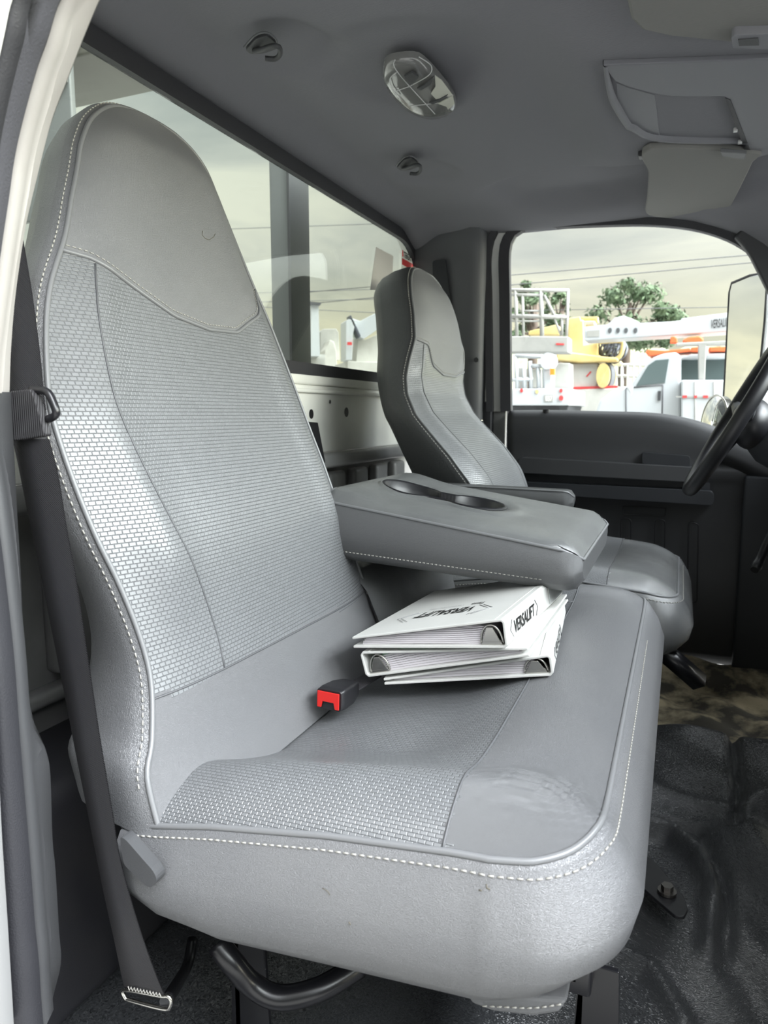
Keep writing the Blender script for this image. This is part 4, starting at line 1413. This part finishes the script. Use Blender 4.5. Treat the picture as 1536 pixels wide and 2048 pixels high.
# ================================================================== STEERING WHEEL
ud = np.array([.456, 0, .89]); wc = np.array([.026, 1.85, .622]) + ud * .195
wh = thing('steering_wheel', 'black steering wheel seen edge-on at the right', 'steering wheel', wc)
ring = [wc + .195 * (math.cos(q) * np.array([0, 1, 0]) + math.sin(q) * ud) for q in np.linspace(0, 2 * math.pi, 72, endpoint=False)]
obj('rim', MB().tube(ring, .0165, 12, closed=True), black, wh)
nw = np.cross(np.array([0, 1, 0]), ud); nw /= np.linalg.norm(nw)
if nw[0] < 0: nw = -nw
hub = MB().ball(wc + nw * .04, (.045, .08, .06), 20, 12)
hb = obj('hub', hub, black, wh)
for a_ in (0.15, math.pi - .15, -math.pi / 2):
    e_ = wc + .19 * (math.cos(a_) * np.array([0, 1, 0]) + math.sin(a_) * ud)
    obj('spoke', MB().tube([wc + nw * .02, e_], [.022, .013], 8), doorm, wh)
mb = MB().tube([wc + nw * .04, wc + nw * .09, wc + nw * .32], [.045, .07, .085], 20)
obj('steering_column', mb, doorm, wh)
lv_ = crv([P(1509, 1140, y=1.95), P(1520, 1118, y=1.98), P(1540, 1075, y=2.0), P(1580, 1020, y=2.0)], 12)
tag(obj('brake_release_lever', MB().tube(lv_, [.010, .014] + [.012] * 10, 10), black, org=lv_[0]), 'black lever below the dashboard at the right edge', 'lever')

# ================================================================== STICKERS ON THE REAR GLASS
xg = XR - .0098
st_ = [P(u, v, x=xg) for u, v in ((803, 506), (831, 514), (830, 541), (800, 536))]
tr = st_[1] - st_[0]; trn = tr / np.linalg.norm(tr)
stk = thing('glass_sticker', 'red and white lettered sticker on the rear window beside the driver headrest', 'sticker', st_[3])
y0, y1, z1, z0 = st_[0][1], st_[1][1], 1.305, 1.225
z1, z0 = st_[0][2], st_[3][2]
obj('sticker_sheet', MB().box((xg, y0, z0), (xg + .0008, y1, z1)), stickw, stk)
obj('red_band', MB().box((xg + .0008, y0 + .003, z0 + .014), (xg + .0013, y1 - .003, z0 + .034)), redp, stk)
mb_, wd = text_mb('TEREX', (xg + .0012, y0 + .018, z0 + .040), (0, 1, 0), (0, 0, 1), .026, .82, .0002, bold=.03)
obj('lettering', mb_, inkm, stk)
obj('logo_mark', MB().box((xg + .0008, y0 + .004, z0 + .040), (xg + .0013, y0 + .014, z0 + .060)), redp, stk)
pp_ = [P(u, v, x=xg) for u, v in ((752, 494), (786, 512), (783, 580), (740, 580))]
tag(obj('paper_sticker', MB().prism(pp_, (.0008, 0, 0)), greys, org=pp_[3]), 'blank grey paper sheet stuck to the rear window', 'sticker')

# ================================================================== DOOR MIRROR
ym = 2.62
mir = thing('door_mirror', 'tall white-rimmed door mirror outside the driver window', 'mirror', P(1490, 800, y=ym))
mo = [(1461, 575), (1468, 563), (1500, 548), (1540, 540), (1560, 560), (1548, 800), (1440, 805), (1448, 690)]
mo = [(1459, 585), (1464, 566), (1500, 551), (1536, 544), (1530, 640), (1520, 740), (1502, 830), (1446, 830), (1452, 720)]
nm = np.array([-.79, -.61, .02]); nm /= np.linalg.norm(nm)
off_ = float(nm @ P(1490, 700, y=ym))
poly = [P(u, v, n=(nm, off_)) for u, v in mo]
obj('housing', MB().prism([p - nm * .002 for p in poly], -nm * .05, .01), white_ext, mir)
cpt = sum(poly) / len(poly)
obj('mirror_glass', MB().prism([cpt + (p - cpt) * .97 for p in poly], nm * .002), mirrorm, mir)
obj('mirror_rim', MB().tube(poly, .0045, 6, closed=True), trimd, mir)
rc_ = P(1428, 845, y=2.58)
cm = thing('round_mirror', 'small round chrome-rimmed convex mirror at the bottom corner of the driver window', 'mirror', rc_)
rows = []
nx = np.array([-.74, -.66, .08]); nx /= np.linalg.norm(nx); sx = np.cross(nx, (0, 0, 1)); sx /= np.linalg.norm(sx); sz_ = np.cross(sx, nx)
for s, d in ((1, -.03), (1, 0), (.9, .006), (.6, .014), (.3, .018), (.01, .0195)):
    rows.append([rc_ + nx * d + (sx * math.cos(q) * .054 + sz_ * math.sin(q) * .088) * s for q in np.linspace(0, 2 * math.pi, 40, endpoint=False)])
obj('convex_glass', MB().grid(rows[1:], closed=True), mirrorm, cm)
obj('rim', MB().grid(rows[:2], closed=True).tube(rows[1], .004, 6, closed=True), steel, cm)
obj('mount_arm', MB().tube([rc_ - nx * .03, rc_ - nx * .03 + np.array([.12, .03, .02])], .01, 8), black, cm)

# ================================================================== OUTSIDE, DRIVER SIDE
GZ = -.78
ground = struct('ground', MB().add([(-60, -40, GZ), (60, -40, GZ), (60, 90, GZ), (-60, 90, GZ)], [(0, 1, 2, 3)]), groundm)


def solid(poly_px, y, depth, m, name, parent, bev=.01, label=None, rr=None):
    pts = [P(u, v, y=y) for u, v in poly_px]
    if rr: pts = rounded(pts, rr, 4)
    return obj(name, MB().prism(pts, (0, depth, 0), bev), m, parent, label)


YT = 9.0
tk = thing('bucket_truck', 'white utility bucket truck with a lettered boom parked beyond the driver window', 'truck', P(1380, 1060, y=YT + 1))
tk.location.z = GZ
cabp = [(1245, 1030), (1196, 1030), (1183, 900), (1188, 835), (1200, 800), (1225, 780), (1262, 770), (1284, 738), (1305, 715), (1326, 707), (1352, 704), (1362, 712), (1362, 1030)]
solid(cabp, YT, 1.9, white_ext, 'cab', tk, .03)
solid([(1272, 772), (1296, 731), (1312, 720), (1338, 718), (1330, 766)], YT - .01, .03, tint, 'side_window', tk, .004)
solid([(1253, 775), (1258, 770), (1266, 772), (1262, 790)], YT - .25, .12, white_ext, 'door_mirror', tk, .01)
solid([(1316, 782), (1322, 782), (1321, 801), (1315, 801)], YT - .02, .03, trimd, 'door_handle', tk, 0)
ln_ = MB()
for l_ in (((1252, 776), (1253, 900)), ((1326, 770), (1322, 900)), ((1253, 776), (1326, 770))):
    ln_.tube([P(u, v, y=YT - .003) for u, v in l_], .008, 4)
obj('door_gap_line', ln_, trimp, tk)
ut = solid([(1362, 760), (1600, 760), (1600, 1000), (1362, 1000)], YT - .15, 2.2, white_ext, 'utility_body', tk, .02)
for u0 in (1390, 1428):
    obj('locker_gap_line', MB().tube([P(u0, 762, y=YT - .153), P(u0, 870, y=YT - .153)], .006, 4), greyex, ut)
solid([(1352, 792), (1452, 793), (1452, 796), (1352, 795)], YT - .16, .008, greyex, 'marker_strip', ut, 0)
for u0, w_ in ((1365, 9), (1388, 6), (1406, 10), (1428, 10)):
    solid([(u0, 791), (u0 + w_, 791), (u0 + w_, 796), (u0, 796)], YT - .165, .008, redp, 'red_reflector', ut, 0)
solid([(1352, 762), (1360, 722), (1380, 716), (1480, 714), (1480, 760)], YT + .4, .05, tint, 'rear_side_window', tk, 0)
solid([(1355, 718), (1380, 708), (1520, 704), (1520, 716), (1380, 719)], YT + .3, 1.4, white_ext, 'cab_roof', tk, .02)
solid([(1396, 690), (1413, 688), (1410, 760), (1397, 760)], YT + .1, .14, greyex, 'boom_rest_post', tk, .01)
solid([(1352, 686), (1480, 680), (1480, 690), (1352, 692)], YT + .1, .10, greyex, 'boom_rest_bar', tk, .01)
bm_ = solid([(1168, 654), (1215, 649), (1228, 636), (1246, 631), (1264, 637), (1280, 646), (1340, 643), (1500, 624), (1500, 660), (1340, 671), (1168, 682)], YT + .35, .42, white_ext, 'boom', tk, .015)
solid([(1362, 637), (1500, 620), (1500, 626), (1362, 643)], YT + .45, .25, white_ext, 'boom_top_rib', tk, .01)
for u0 in (1220, 1236, 1252, 1271):
    c_ = P(u0, 661, y=YT + .347)
    obj('pin_hole', MB().disc(c_, (.022, 0, 0), (0, 0, .032), (0, -.006, 0), 14), trimp, bm_)
solid([(1174, 662), (1199, 660), (1199, 673), (1174, 674)], YT + .343, .005, greyex, 'boom_plate', bm_, 0)
o_ = P(1421, 657, y=YT + .34); e_ = P(1459, 652, y=YT + .34); dr = e_ - o_; wdt = np.linalg.norm(dr)
mb_, wd = text_mb('VERSALIFT', o_, dr / wdt, (0, 0, 1), .14, 1, .0, bold=.01, shear=.1)
mb_, wd = text_mb('VERSALIFT', o_, dr / wdt, (0, 0, 1), .14, wdt / wd * 1.05, .0, bold=.01, shear=.1)
obj('boom_lettering', mb_, inkm, bm_)
solid([(1290, 704), (1296, 699), (1330, 701), (1380, 696), (1384, 703), (1330, 708), (1300, 712)], YT + .3, .5, orange, 'orange_guard', tk, .01)
solid([(1418, 694), (1470, 692), (1470, 703), (1420, 703)], YT + .3, .4, orange, 'orange_guard', tk, .01)
solid([(1382, 695), (1402, 693), (1402, 704), (1382, 704)], YT + .3, .3, orange, 'orange_guard', tk, .01)
solid([(1340, 686), (1341, 674), (1348, 672), (1354, 676), (1355, 686)], YT + .3, .12, orange, 'amber_beacon', tk, .01)
solid([(1364, 681), (1378, 673), (1400, 671), (1408, 678), (1404, 688), (1380, 688), (1368, 686)], YT + .3, .35, orange, 'orange_bucket_cover', tk, .02)
for uu in (1250,):
    for yy in (YT + .02,):
        c_ = P(1222, 885, y=yy)
        obj('wheel', MB().disc(c_, (.36, 0, 0), (0, 0, .36), (0, .25, 0), 28), rubber, tk)

# yellow digger derrick mounted on an older service body
YD = 11.5
dg_ = thing('digger_derrick', 'faded yellow crane turret and white hose reel body left of the white bucket truck', 'crane', P(1170, 1060, y=YD))
dg_.location.z = GZ
solid([(1136, 636), (1160, 633), (1162, 641), (1166, 641), (1168, 690), (1196, 684), (1196, 716), (1186, 720), (1136, 719)], YD, .8, yellow, 'turret', dg_, .02)
solid([(1160, 634), (1196, 633), (1196, 645), (1190, 645), (1190, 640), (1166, 640)], YD + .1, .12, yellow, 'turret_bracket', dg_, .01)
solid([(1168, 641), (1190, 641), (1190, 652), (1168, 652)], YD + .3, .2, greyex, 'motor', dg_, .02)
solid([(1112, 706), (1140, 704), (1200, 712), (1236, 716), (1236, 723), (1160, 726), (1113, 721)], YD - .1, 1.0, yellow, 'turntable', dg_, .02)
rng = crv([P(u, v, y=YD - .05) for u, v in ((1196, 684), (1240, 682), (1246, 690), (1240, 712), (1225, 720), (1200, 720))], 30)
obj('yellow_guard', MB().tube(rng, .035, 6), yellow, dg_)
hs = MB()
for k_ in range(9):
    c_ = P(1204 + 4.2 * k_ % 34 + 2, 688 + (k_ * 7) % 22, y=YD + .1)
    rg_ = [c_ + np.array([.10 * math.cos(q), .05 * math.sin(2 * q), .13 * math.sin(q)]) for q in np.linspace(0, 2 * math.pi, 16, endpoint=False)]
    hs.tube(rg_, .022, 6, closed=True)
obj('hose_bundle', hs, darkhose, dg_)
solid([(1105, 728), (1196, 726), (1194, 775), (1108, 778)], YD, 1.6, white_old, 'service_body', dg_, .02)
obj('hose', MB().tube(crv([P(u, v, y=YD - .03) for u, v in ((1136, 775), (1133, 750), (1138, 742), (1146, 740))], 20), .012, 6), redp, dg_)
solid([(1172, 752), (1181, 742), (1183, 744), (1174, 754)], YD - .01, .01, redp, 'red_mark', dg_, 0)
c_ = P(1206, 751, y=YD - .1)
rl = obj('hose_reel', MB().disc(c_ + np.array([.07, .3, 0]), (.10, 0, 0), (0, 0, .185), (0, .08, 0), 28), yellow, dg_)
obj('reel_flange', MB().disc(c_, (.10, 0, 0), (0, 0, .185), (0, .08, 0), 28), yellow, rl)
obj('reel_core', MB().disc(c_ + np.array([.03, .1, 0]), (.09, 0, 0), (0, 0, .2), (.04, .2, 0), 20), darkhose, rl)
solid([(1112, 775), (1235, 771), (1235, 776), (1112, 780)], YD - .05, .1, redp, 'red_edge_strip', dg_, 0)
solid([(1112, 781), (1236, 776), (1215, 860), (1112, 860)], YD - .06, 1.6, white_old, 'lower_body', dg_, .01)
for u0, v0, m_, nm_ in ((1147, 793, redp, 'tail_light'), (1160, 793, redp, 'tail_light'), (1148, 806, greyex, 'reverse_light'), (1160, 806, greyex, 'reverse_light')):
    c_ = P(u0, v0, y=YD - .08)
    obj(nm_, MB().disc(c_, (.024, 0, 0), (0, 0, .028), (0, .02, 0), 14), m_, dg_)

# older flat-bed truck with a grey lattice frame at the left of the window
YL = 8.6
ft = thing('flatbed_truck', 'white rear end of a service truck with red lights and a grey lattice rack above', 'truck', P(1085, 1060, y=YL))
ft.location.z = GZ
solid([(1000, 778), (1138, 776), (1138, 811), (1000, 811)], YL, 1.5, white_ext, 'rear_bumper', ft, .01)
solid([(1000, 811), (1138, 811), (1130, 840), (1000, 840)], YL + .1, 1.2, trimd, 'under_bumper', ft, .01)
for u0, v0 in ((1043, 781), (1122, 781)):
    obj('marker_light', MB().disc(P(u0, v0, y=YL - .01), (.018, 0, 0), (0, 0, .024), (0, .02, 0), 12), redp, ft)
obj('marker_light', MB().disc(P(1074, 783, y=YL - .01), (.02, 0, 0), (0, 0, .026), (0, .02, 0), 12), yellow, ft)
obj('tail_light', MB().disc(P(1122, 796, y=YL - .02), (.025, 0, 0), (0, 0, .03), (0, .03, 0), 14), redp, ft)
lp_ = solid([(1089, 790), (1106, 790), (1106, 803), (1089, 803)], YL - .01, .015, greyex, 'number_plate', ft, 0)
mb_, wd = text_mb('037', P(1090.5, 802, y=YL - .012), (1, 0, 0), (0, 0, 1), .085, .62, .0, bold=.02)
obj('plate_lettering', mb_, stickw, lp_)
solid([(1000, 672), (1136, 673), (1136, 705), (1000, 704)], YL + .4, .35, greyex, 'cross_beam', ft, .01)
solid([(1112, 686), (1128, 687), (1128, 690), (1112, 690)], YL + .39, .01, redp, 'red_reflector', ft, 0)
lat = MB()
for (u0, v0, u1, v1, r_) in ((1000, 580, 1138, 581, .035), (1000, 589, 1086, 590, .03), (1031, 580, 1034, 672, .035), (1045, 590, 1047, 672, .028), (1082, 582, 1084, 672, .045), (1136, 580, 1133, 672, .030),
                             (1000, 632, 1136, 634, .045), (1048, 622, 1082, 622, .02), (1088, 590, 1108, 630, .028), (1108, 634, 1122, 672, .022), (1000, 642, 1082, 642, .02), (1124, 634, 1124, 672, .03)):
    lat.tube([P(u0, v0, y=YL + .5), P(u1, v1, y=YL + .5)], r_ * .62, 4)
obj('lattice_rack', lat, greyex, ft)
solid([(1056, 670), (1058, 662), (1112, 649), (1118, 652), (1118, 670)], YL + .9, .3, yellow, 'yellow_boom', ft, .01)
body = MB()
for (u0, v0, u1, v1) in ((1030, 712, 1112, 714), (1032, 712, 1034, 780), (1060, 722, 1062, 780), (1088, 712, 1090, 780), (1100, 712, 1102, 780), (1062, 732, 1084, 732), (1076, 735, 1078, 780), (1000, 760, 1066, 758), (1048, 735, 1049, 780)):
    body.tube([P(u0, v0, y=YL + .15), P(u1, v1, y=YL + .15)], .026, 4)
obj('ladder_frame', body, white_ext, ft)
obj('round_housing', MB().disc(P(1095, 722, y=YL + .1), (.09, 0, 0), (0, 0, .10), (0, .2, 0), 20), white_ext, ft)
solid([(1088, 722), (1104, 722), (1102, 778), (1088, 778)], YL + .12, .25, white_ext, 'corner_post', ft, .01)
solid([(1100, 737), (1109, 737), (1109, 750), (1100, 750)], YL + .05, .05, amber, 'amber_light', ft, .004)
solid([(1030, 735), (1046, 735), (1046, 778), (1030, 778)], YL + .4, .3, greyex, 'tool_box', ft, .01)
solid([(1062, 738), (1082, 738), (1082, 776), (1062, 776)], YL + .7, .3, white_old, 'rear_cabinet', ft, .01)
solid([(1100, 726), (1140, 726), (1140, 776), (1100, 776)], YL + .8, .3, white_old, 'rear_cabinet', ft, .01)

for t_, xs2, yw in ((dg_, (1130, 1200), YD + .3), (ft, (1020, 1110), YL + .3)):
    for uu in xs2:
        c_ = P(uu, 900, y=yw); c_[2] = GZ + .42
        obj('wheel', MB().disc(c_, (.42, 0, 0), (0, 0, .42), (0, .28, 0), 28), rubber, t_)
        obj('axle_post', MB().box((c_[0] - .08, yw + .1, GZ + .4), (c_[0] + .08, yw + .3, 1.05 if t_ is ft else 1.1)), trimd, t_)
# fence behind
fe = MB()
for u0 in range(1196, 1300, 12):
    fe.tube([P(u0, 728, y=14), P(u0, 985, y=14)], .03, 4)
for v0 in (730, 752, 776):
    fe.tube([P(1190, v0, y=14), P(1340, v0, y=14)], .03, 4)
tag(obj('white_railing', fe, white_old, org=P(1250, 985, y=14)), 'white metal railing behind the hose reel', 'railing')
# olive bank
rows = []
for x in np.linspace(-14, 30, 60):
    rows.append([(x, y, GZ + 5.2 * sm((y - 32) / 12) + .25 * math.sin(x * 1.3 + y) + .2 * math.sin(x * 2.9)) for y in np.linspace(31, 52, 20)])
tag(obj('grassy_bank', MB().grid(rows), hedge, org=(8, 30, GZ)), 'dry olive grass bank behind the parked trucks', 'grass', kind='stuff')


def tree(u, vtop, vbase, y, wpx, n, label, seed):
    random.seed(seed)
    top = P(u, vtop, y=y); bs = P(u, vbase, y=y); sc_ = wpx / FPX * y * 1.05
    t = thing('tree', label, 'tree', (bs[0], y, GZ))
    h = top[2] - bs[2]
    tr_ = MB().tube([(bs[0], y, GZ), (bs[0], y, bs[2] + h * .3), (bs[0] + .1, y, bs[2] + h * .7)], [.22, .16, .05], 8)
    obj('trunk', tr_, barkm, t)
    cr = MB()
    clumps = []
    for k in range(26):
        a_ = random.uniform(-1, 1); b_ = random.uniform(0, 1)
        if abs(a_) > math.sqrt(max(0, 1 - b_ ** 1.6)) + .12: continue
        clumps.append((bs[0] + a_ * sc_ * .5, y + random.uniform(-.35, .35) * sc_, bs[2] + h * (.08 + .86 * b_), random.uniform(.09, .17) * sc_))
    for c in clumps:
        for k in range(n):
            d = np.array([random.gauss(0, 1) for _ in range(3)]); d /= np.linalg.norm(d)
            p = np.array(c[:3]) + d * c[3] * random.uniform(.3, 1.05) * np.array([1, 1, .75])
            a1 = np.array([random.gauss(0, 1) for _ in range(3)]); a1 /= np.linalg.norm(a1)
            b1 = np.cross(a1, d); s = random.uniform(.05, .11) * y / 22
            cr.add([p - a1 * s, p + b1 * s * .5, p + a1 * s, p - b1 * s * .5], [(0, 1, 2, 3)])
    for c in clumps:
        tr_b = np.array([bs[0], y, bs[2] + h * .2])
        cr2 = None
    obj('crown', cr, leafm, t)
    br = MB()
    for c in clumps[:14]:
        br.tube([(bs[0], y, bs[2] + h * .15), ((bs[0] + c[0]) / 2, (y + c[1]) / 2, c[2] * .6 + .4 * (bs[2] + h * .2)), c[:3]], [.07, .04, .015], 5)
    obj('branches', br, barkm, t)


tree(1250, 566, 700, 24, 175, 210, 'bushy green tree above the white boom', 3)
tree(1066, 545, 690, 26, 90, 230, 'round green tree behind the grey lattice rack', 5)
tree(1118, 575, 680, 28, 60, 160, 'low green tree at the right edge of the lattice rack', 9)
for (a_, b_, yy, lab) in (((1000, 552), (1560, 505), 16, 'upper of the two close utility wires crossing the sky'), ((1000, 572), (1560, 520), 16.5, 'lower of the two close utility wires crossing the sky'), ((1290, 617), (1600, 612), 20, 'single utility wire just above the white boom')):
    p0, p1 = P(*a_, y=yy), P(*b_, y=yy)
    d = p1 - p0
    tag(obj('utility_wire', MB().tube([p0 - d, p0, p1, p1 + d], .011, 5), wirem, org=p0), lab, 'wire', 'utility wires over the driver side')

# ================================================================== OUTSIDE, BEHIND THE CAB
rk = thing('cab_rack', 'grey steel post standing right behind the rear window', 'rack', P(580, 760, x=-1.12))
xs_ = -1.05
ya_, yb_ = P(583, 500, x=xs_)[1], P(617, 500, x=xs_)[1]
xb_ = P(541, 500, y=ya_)[0]
obj('post', MB().box((xb_, ya_, -.78), (xs_, yb_, 1.84), .004), rackm, rk)
obj('post_flange', MB().box((xs_ - .006, ya_ - .012, -.78), (xs_ + .004, yb_, 1.84), .002), trimd, rk)
# boom lying over the cab, along the truck
bmx = thing('stowed_boom', 'taupe stowed boom seen through the top of the rear window', 'boom', P(240, 200, y=1.9))
yb = 1.9
a_ = P(150, 218, y=yb + .3); b_ = P(345, 178, y=yb + .3); a_[0] = P(147, 170, y=yb)[0]
zlo = a_[2]
a_[0] -= 1.2
obj('boom_side', MB().box((a_[0], yb, zlo), (a_[0] + 4.2, yb + .3, zlo + .34), .01), rackb, bmx)
obj('boom_top_flange', MB().box((a_[0], yb - .02, zlo + .28), (a_[0] + 4.2, yb + .32, zlo + .5), .02), greyex, bmx)
xe_ = P(147, 170, y=yb - .03)[0]
obj('boom_end_plate', MB().box((xe_ - .7, yb - .045, zlo - .5), (xe_, yb - .022, zlo + .5), .006), rackm, bmx)
obj('boom_end_ledge', MB().box((xe_ - .7, yb - .075, zlo - .10), (xe_ - .002, yb - .047, zlo - .07), .005), greyp, bmx)
# yard behind
yy = 12


def rsolid(px, y, depth, m, name, parent, bev=.01):
    return obj(name, MB().prism([P(u, v, y=y) for u, v in px], (-.62 * depth, .8 * depth, 0), bev), m, parent)


bx = thing('white_container', 'tall white box standing right of the grey post in the yard', 'container', P(632, 760, y=11)); bx.location.z = GZ
rsolid([(622, 606), (637, 606), (640, 712), (622, 712)], 11, 1.5, white_ext, 'box_side', bx, 0)
rsolid([(620, 603), (643, 605), (641, 610), (620, 609)], 10.95, 1.6, trimp, 'box_roof', bx, 0)
rsolid([(618, 708), (650, 709), (650, 1020), (618, 1020)], 11.2, 1.6, greyex, 'box_base', bx, 0)
rt = thing('boom_truck', 'white boom truck partly hidden behind the driver headrest', 'truck', P(735, 760, y=15)); rt.location.z = GZ
rsolid([(692, 642), (697, 638), (712, 640), (706, 668), (704, 720), (692, 720)], 15, .6, white_ext, 'boom_foot', rt)
rsolid([(703, 636), (720, 642), (760, 622), (768, 650), (728, 678), (716, 672)], 15.2, .5, white_ext, 'boom', rt)
rsolid([(698, 632), (702, 630), (722, 672), (718, 676)], 15.0, .3, darkhose, 'hydraulic_arm', rt)
rsolid([(716, 672), (730, 680), (800, 650), (800, 740), (712, 740)], 15.4, 1.5, white_old, 'truck_body', rt)
rsolid([(695, 684), (704, 684), (704, 690), (695, 690)], 14.9, .05, redp, 'red_light', rt, 0)
rsolid([(695, 722), (800, 726), (800, 968), (695, 968)], 15.3, 1.5, white_old, 'truck_bed', rt)
vt = thing('parked_service_truck', 'weathered service truck far behind, between the white box and the boom truck', 'truck', P(665, 760, y=18.5)); vt.location.z = GZ
rsolid([(641, 664), (646, 658), (672, 657), (677, 664), (680, 720), (641, 720)], 18.6, 1.5, greyex, 'cab', vt)
rsolid([(650, 700), (656, 690), (660, 680), (668, 684), (672, 700), (676, 750), (648, 750)], 18, .8, white_old, 'pedestal', vt)
rsolid([(641, 735), (690, 738), (690, 955), (641, 955)], 18.3, 1.2, white_old, 'bed', vt)
rows = []
for x in np.linspace(-70, -15, 60):
    rows.append([(x, y, GZ + 2.2 * sm((y - 30) / 6) * (.8 + .3 * math.sin(x * 1.9) * math.sin(x * .7))) for y in np.linspace(28, 44, 12)])
tag(obj('distant_hedge', MB().grid(rows), leafm, org=(-30, 34, GZ)), 'dark green hedge far behind the yard', 'hedge', kind='stuff')
for (a_, b_, y_, lab) in (((600, 583), (800, 577), 20, 'first utility wire below the grey cloud behind'), ((600, 602), (800, 597), 20, 'second utility wire below the grey cloud behind'), ((600, 618), (800, 628), 20, 'third utility wire, lower in the rear window'), ((600, 453), (830, 445), 20, 'high thin utility wire in the rear window')):
    p0, p1 = P(*a_, y=y_), P(*b_, y=y_); d = p1 - p0
    tag(obj('utility_wire', MB().tube([p0 - d * 3, p0, p1, p1 + d], .012, 5), wirem, org=p0), lab, 'wire', 'utility wires behind the cab')

# ================================================================== SMALL MARKS ON THE NEAR SEAT
bpy.context.view_layer.update()
DG = bpy.context.evaluated_depsgraph_get()


def hit(u, v):
    ok, loc, nor, *_ = SC.ray_cast(DG, Vector(CC), Vector(ray(u, v)))
    return np.array(loc) + np.array(nor) * .0002


back_ = [o for o in bench.children if o.name.startswith('backrest')][0]
cush_ = [o for o in bench.children if o.name.startswith('cushion')][0]
markm = mat('brown_scuff', (0.10, 0.09, 0.07), 0.8)
obj('scuff_mark', MB().tube([hit(u, v) for u, v in ((405, 462), (404, 470), (410, 477), (418, 480), (427, 474), (430, 468))], .0005, 4), markm, back_)
obj('hair', MB().tube([hit(u, v) for u, v in ((645, 1776), (652, 1780), (657, 1784), (660, 1790))], .0004, 4), markm, cush_)
for l_ in (((973, 1768), (974, 1776), (980, 1779)), ((958, 1780), (964, 1781)), ((698, 1843), (701, 1849))):
    obj('scuff_mark', MB().tube([hit(u, v) for u, v in l_], .0006, 4), markm, cush_)
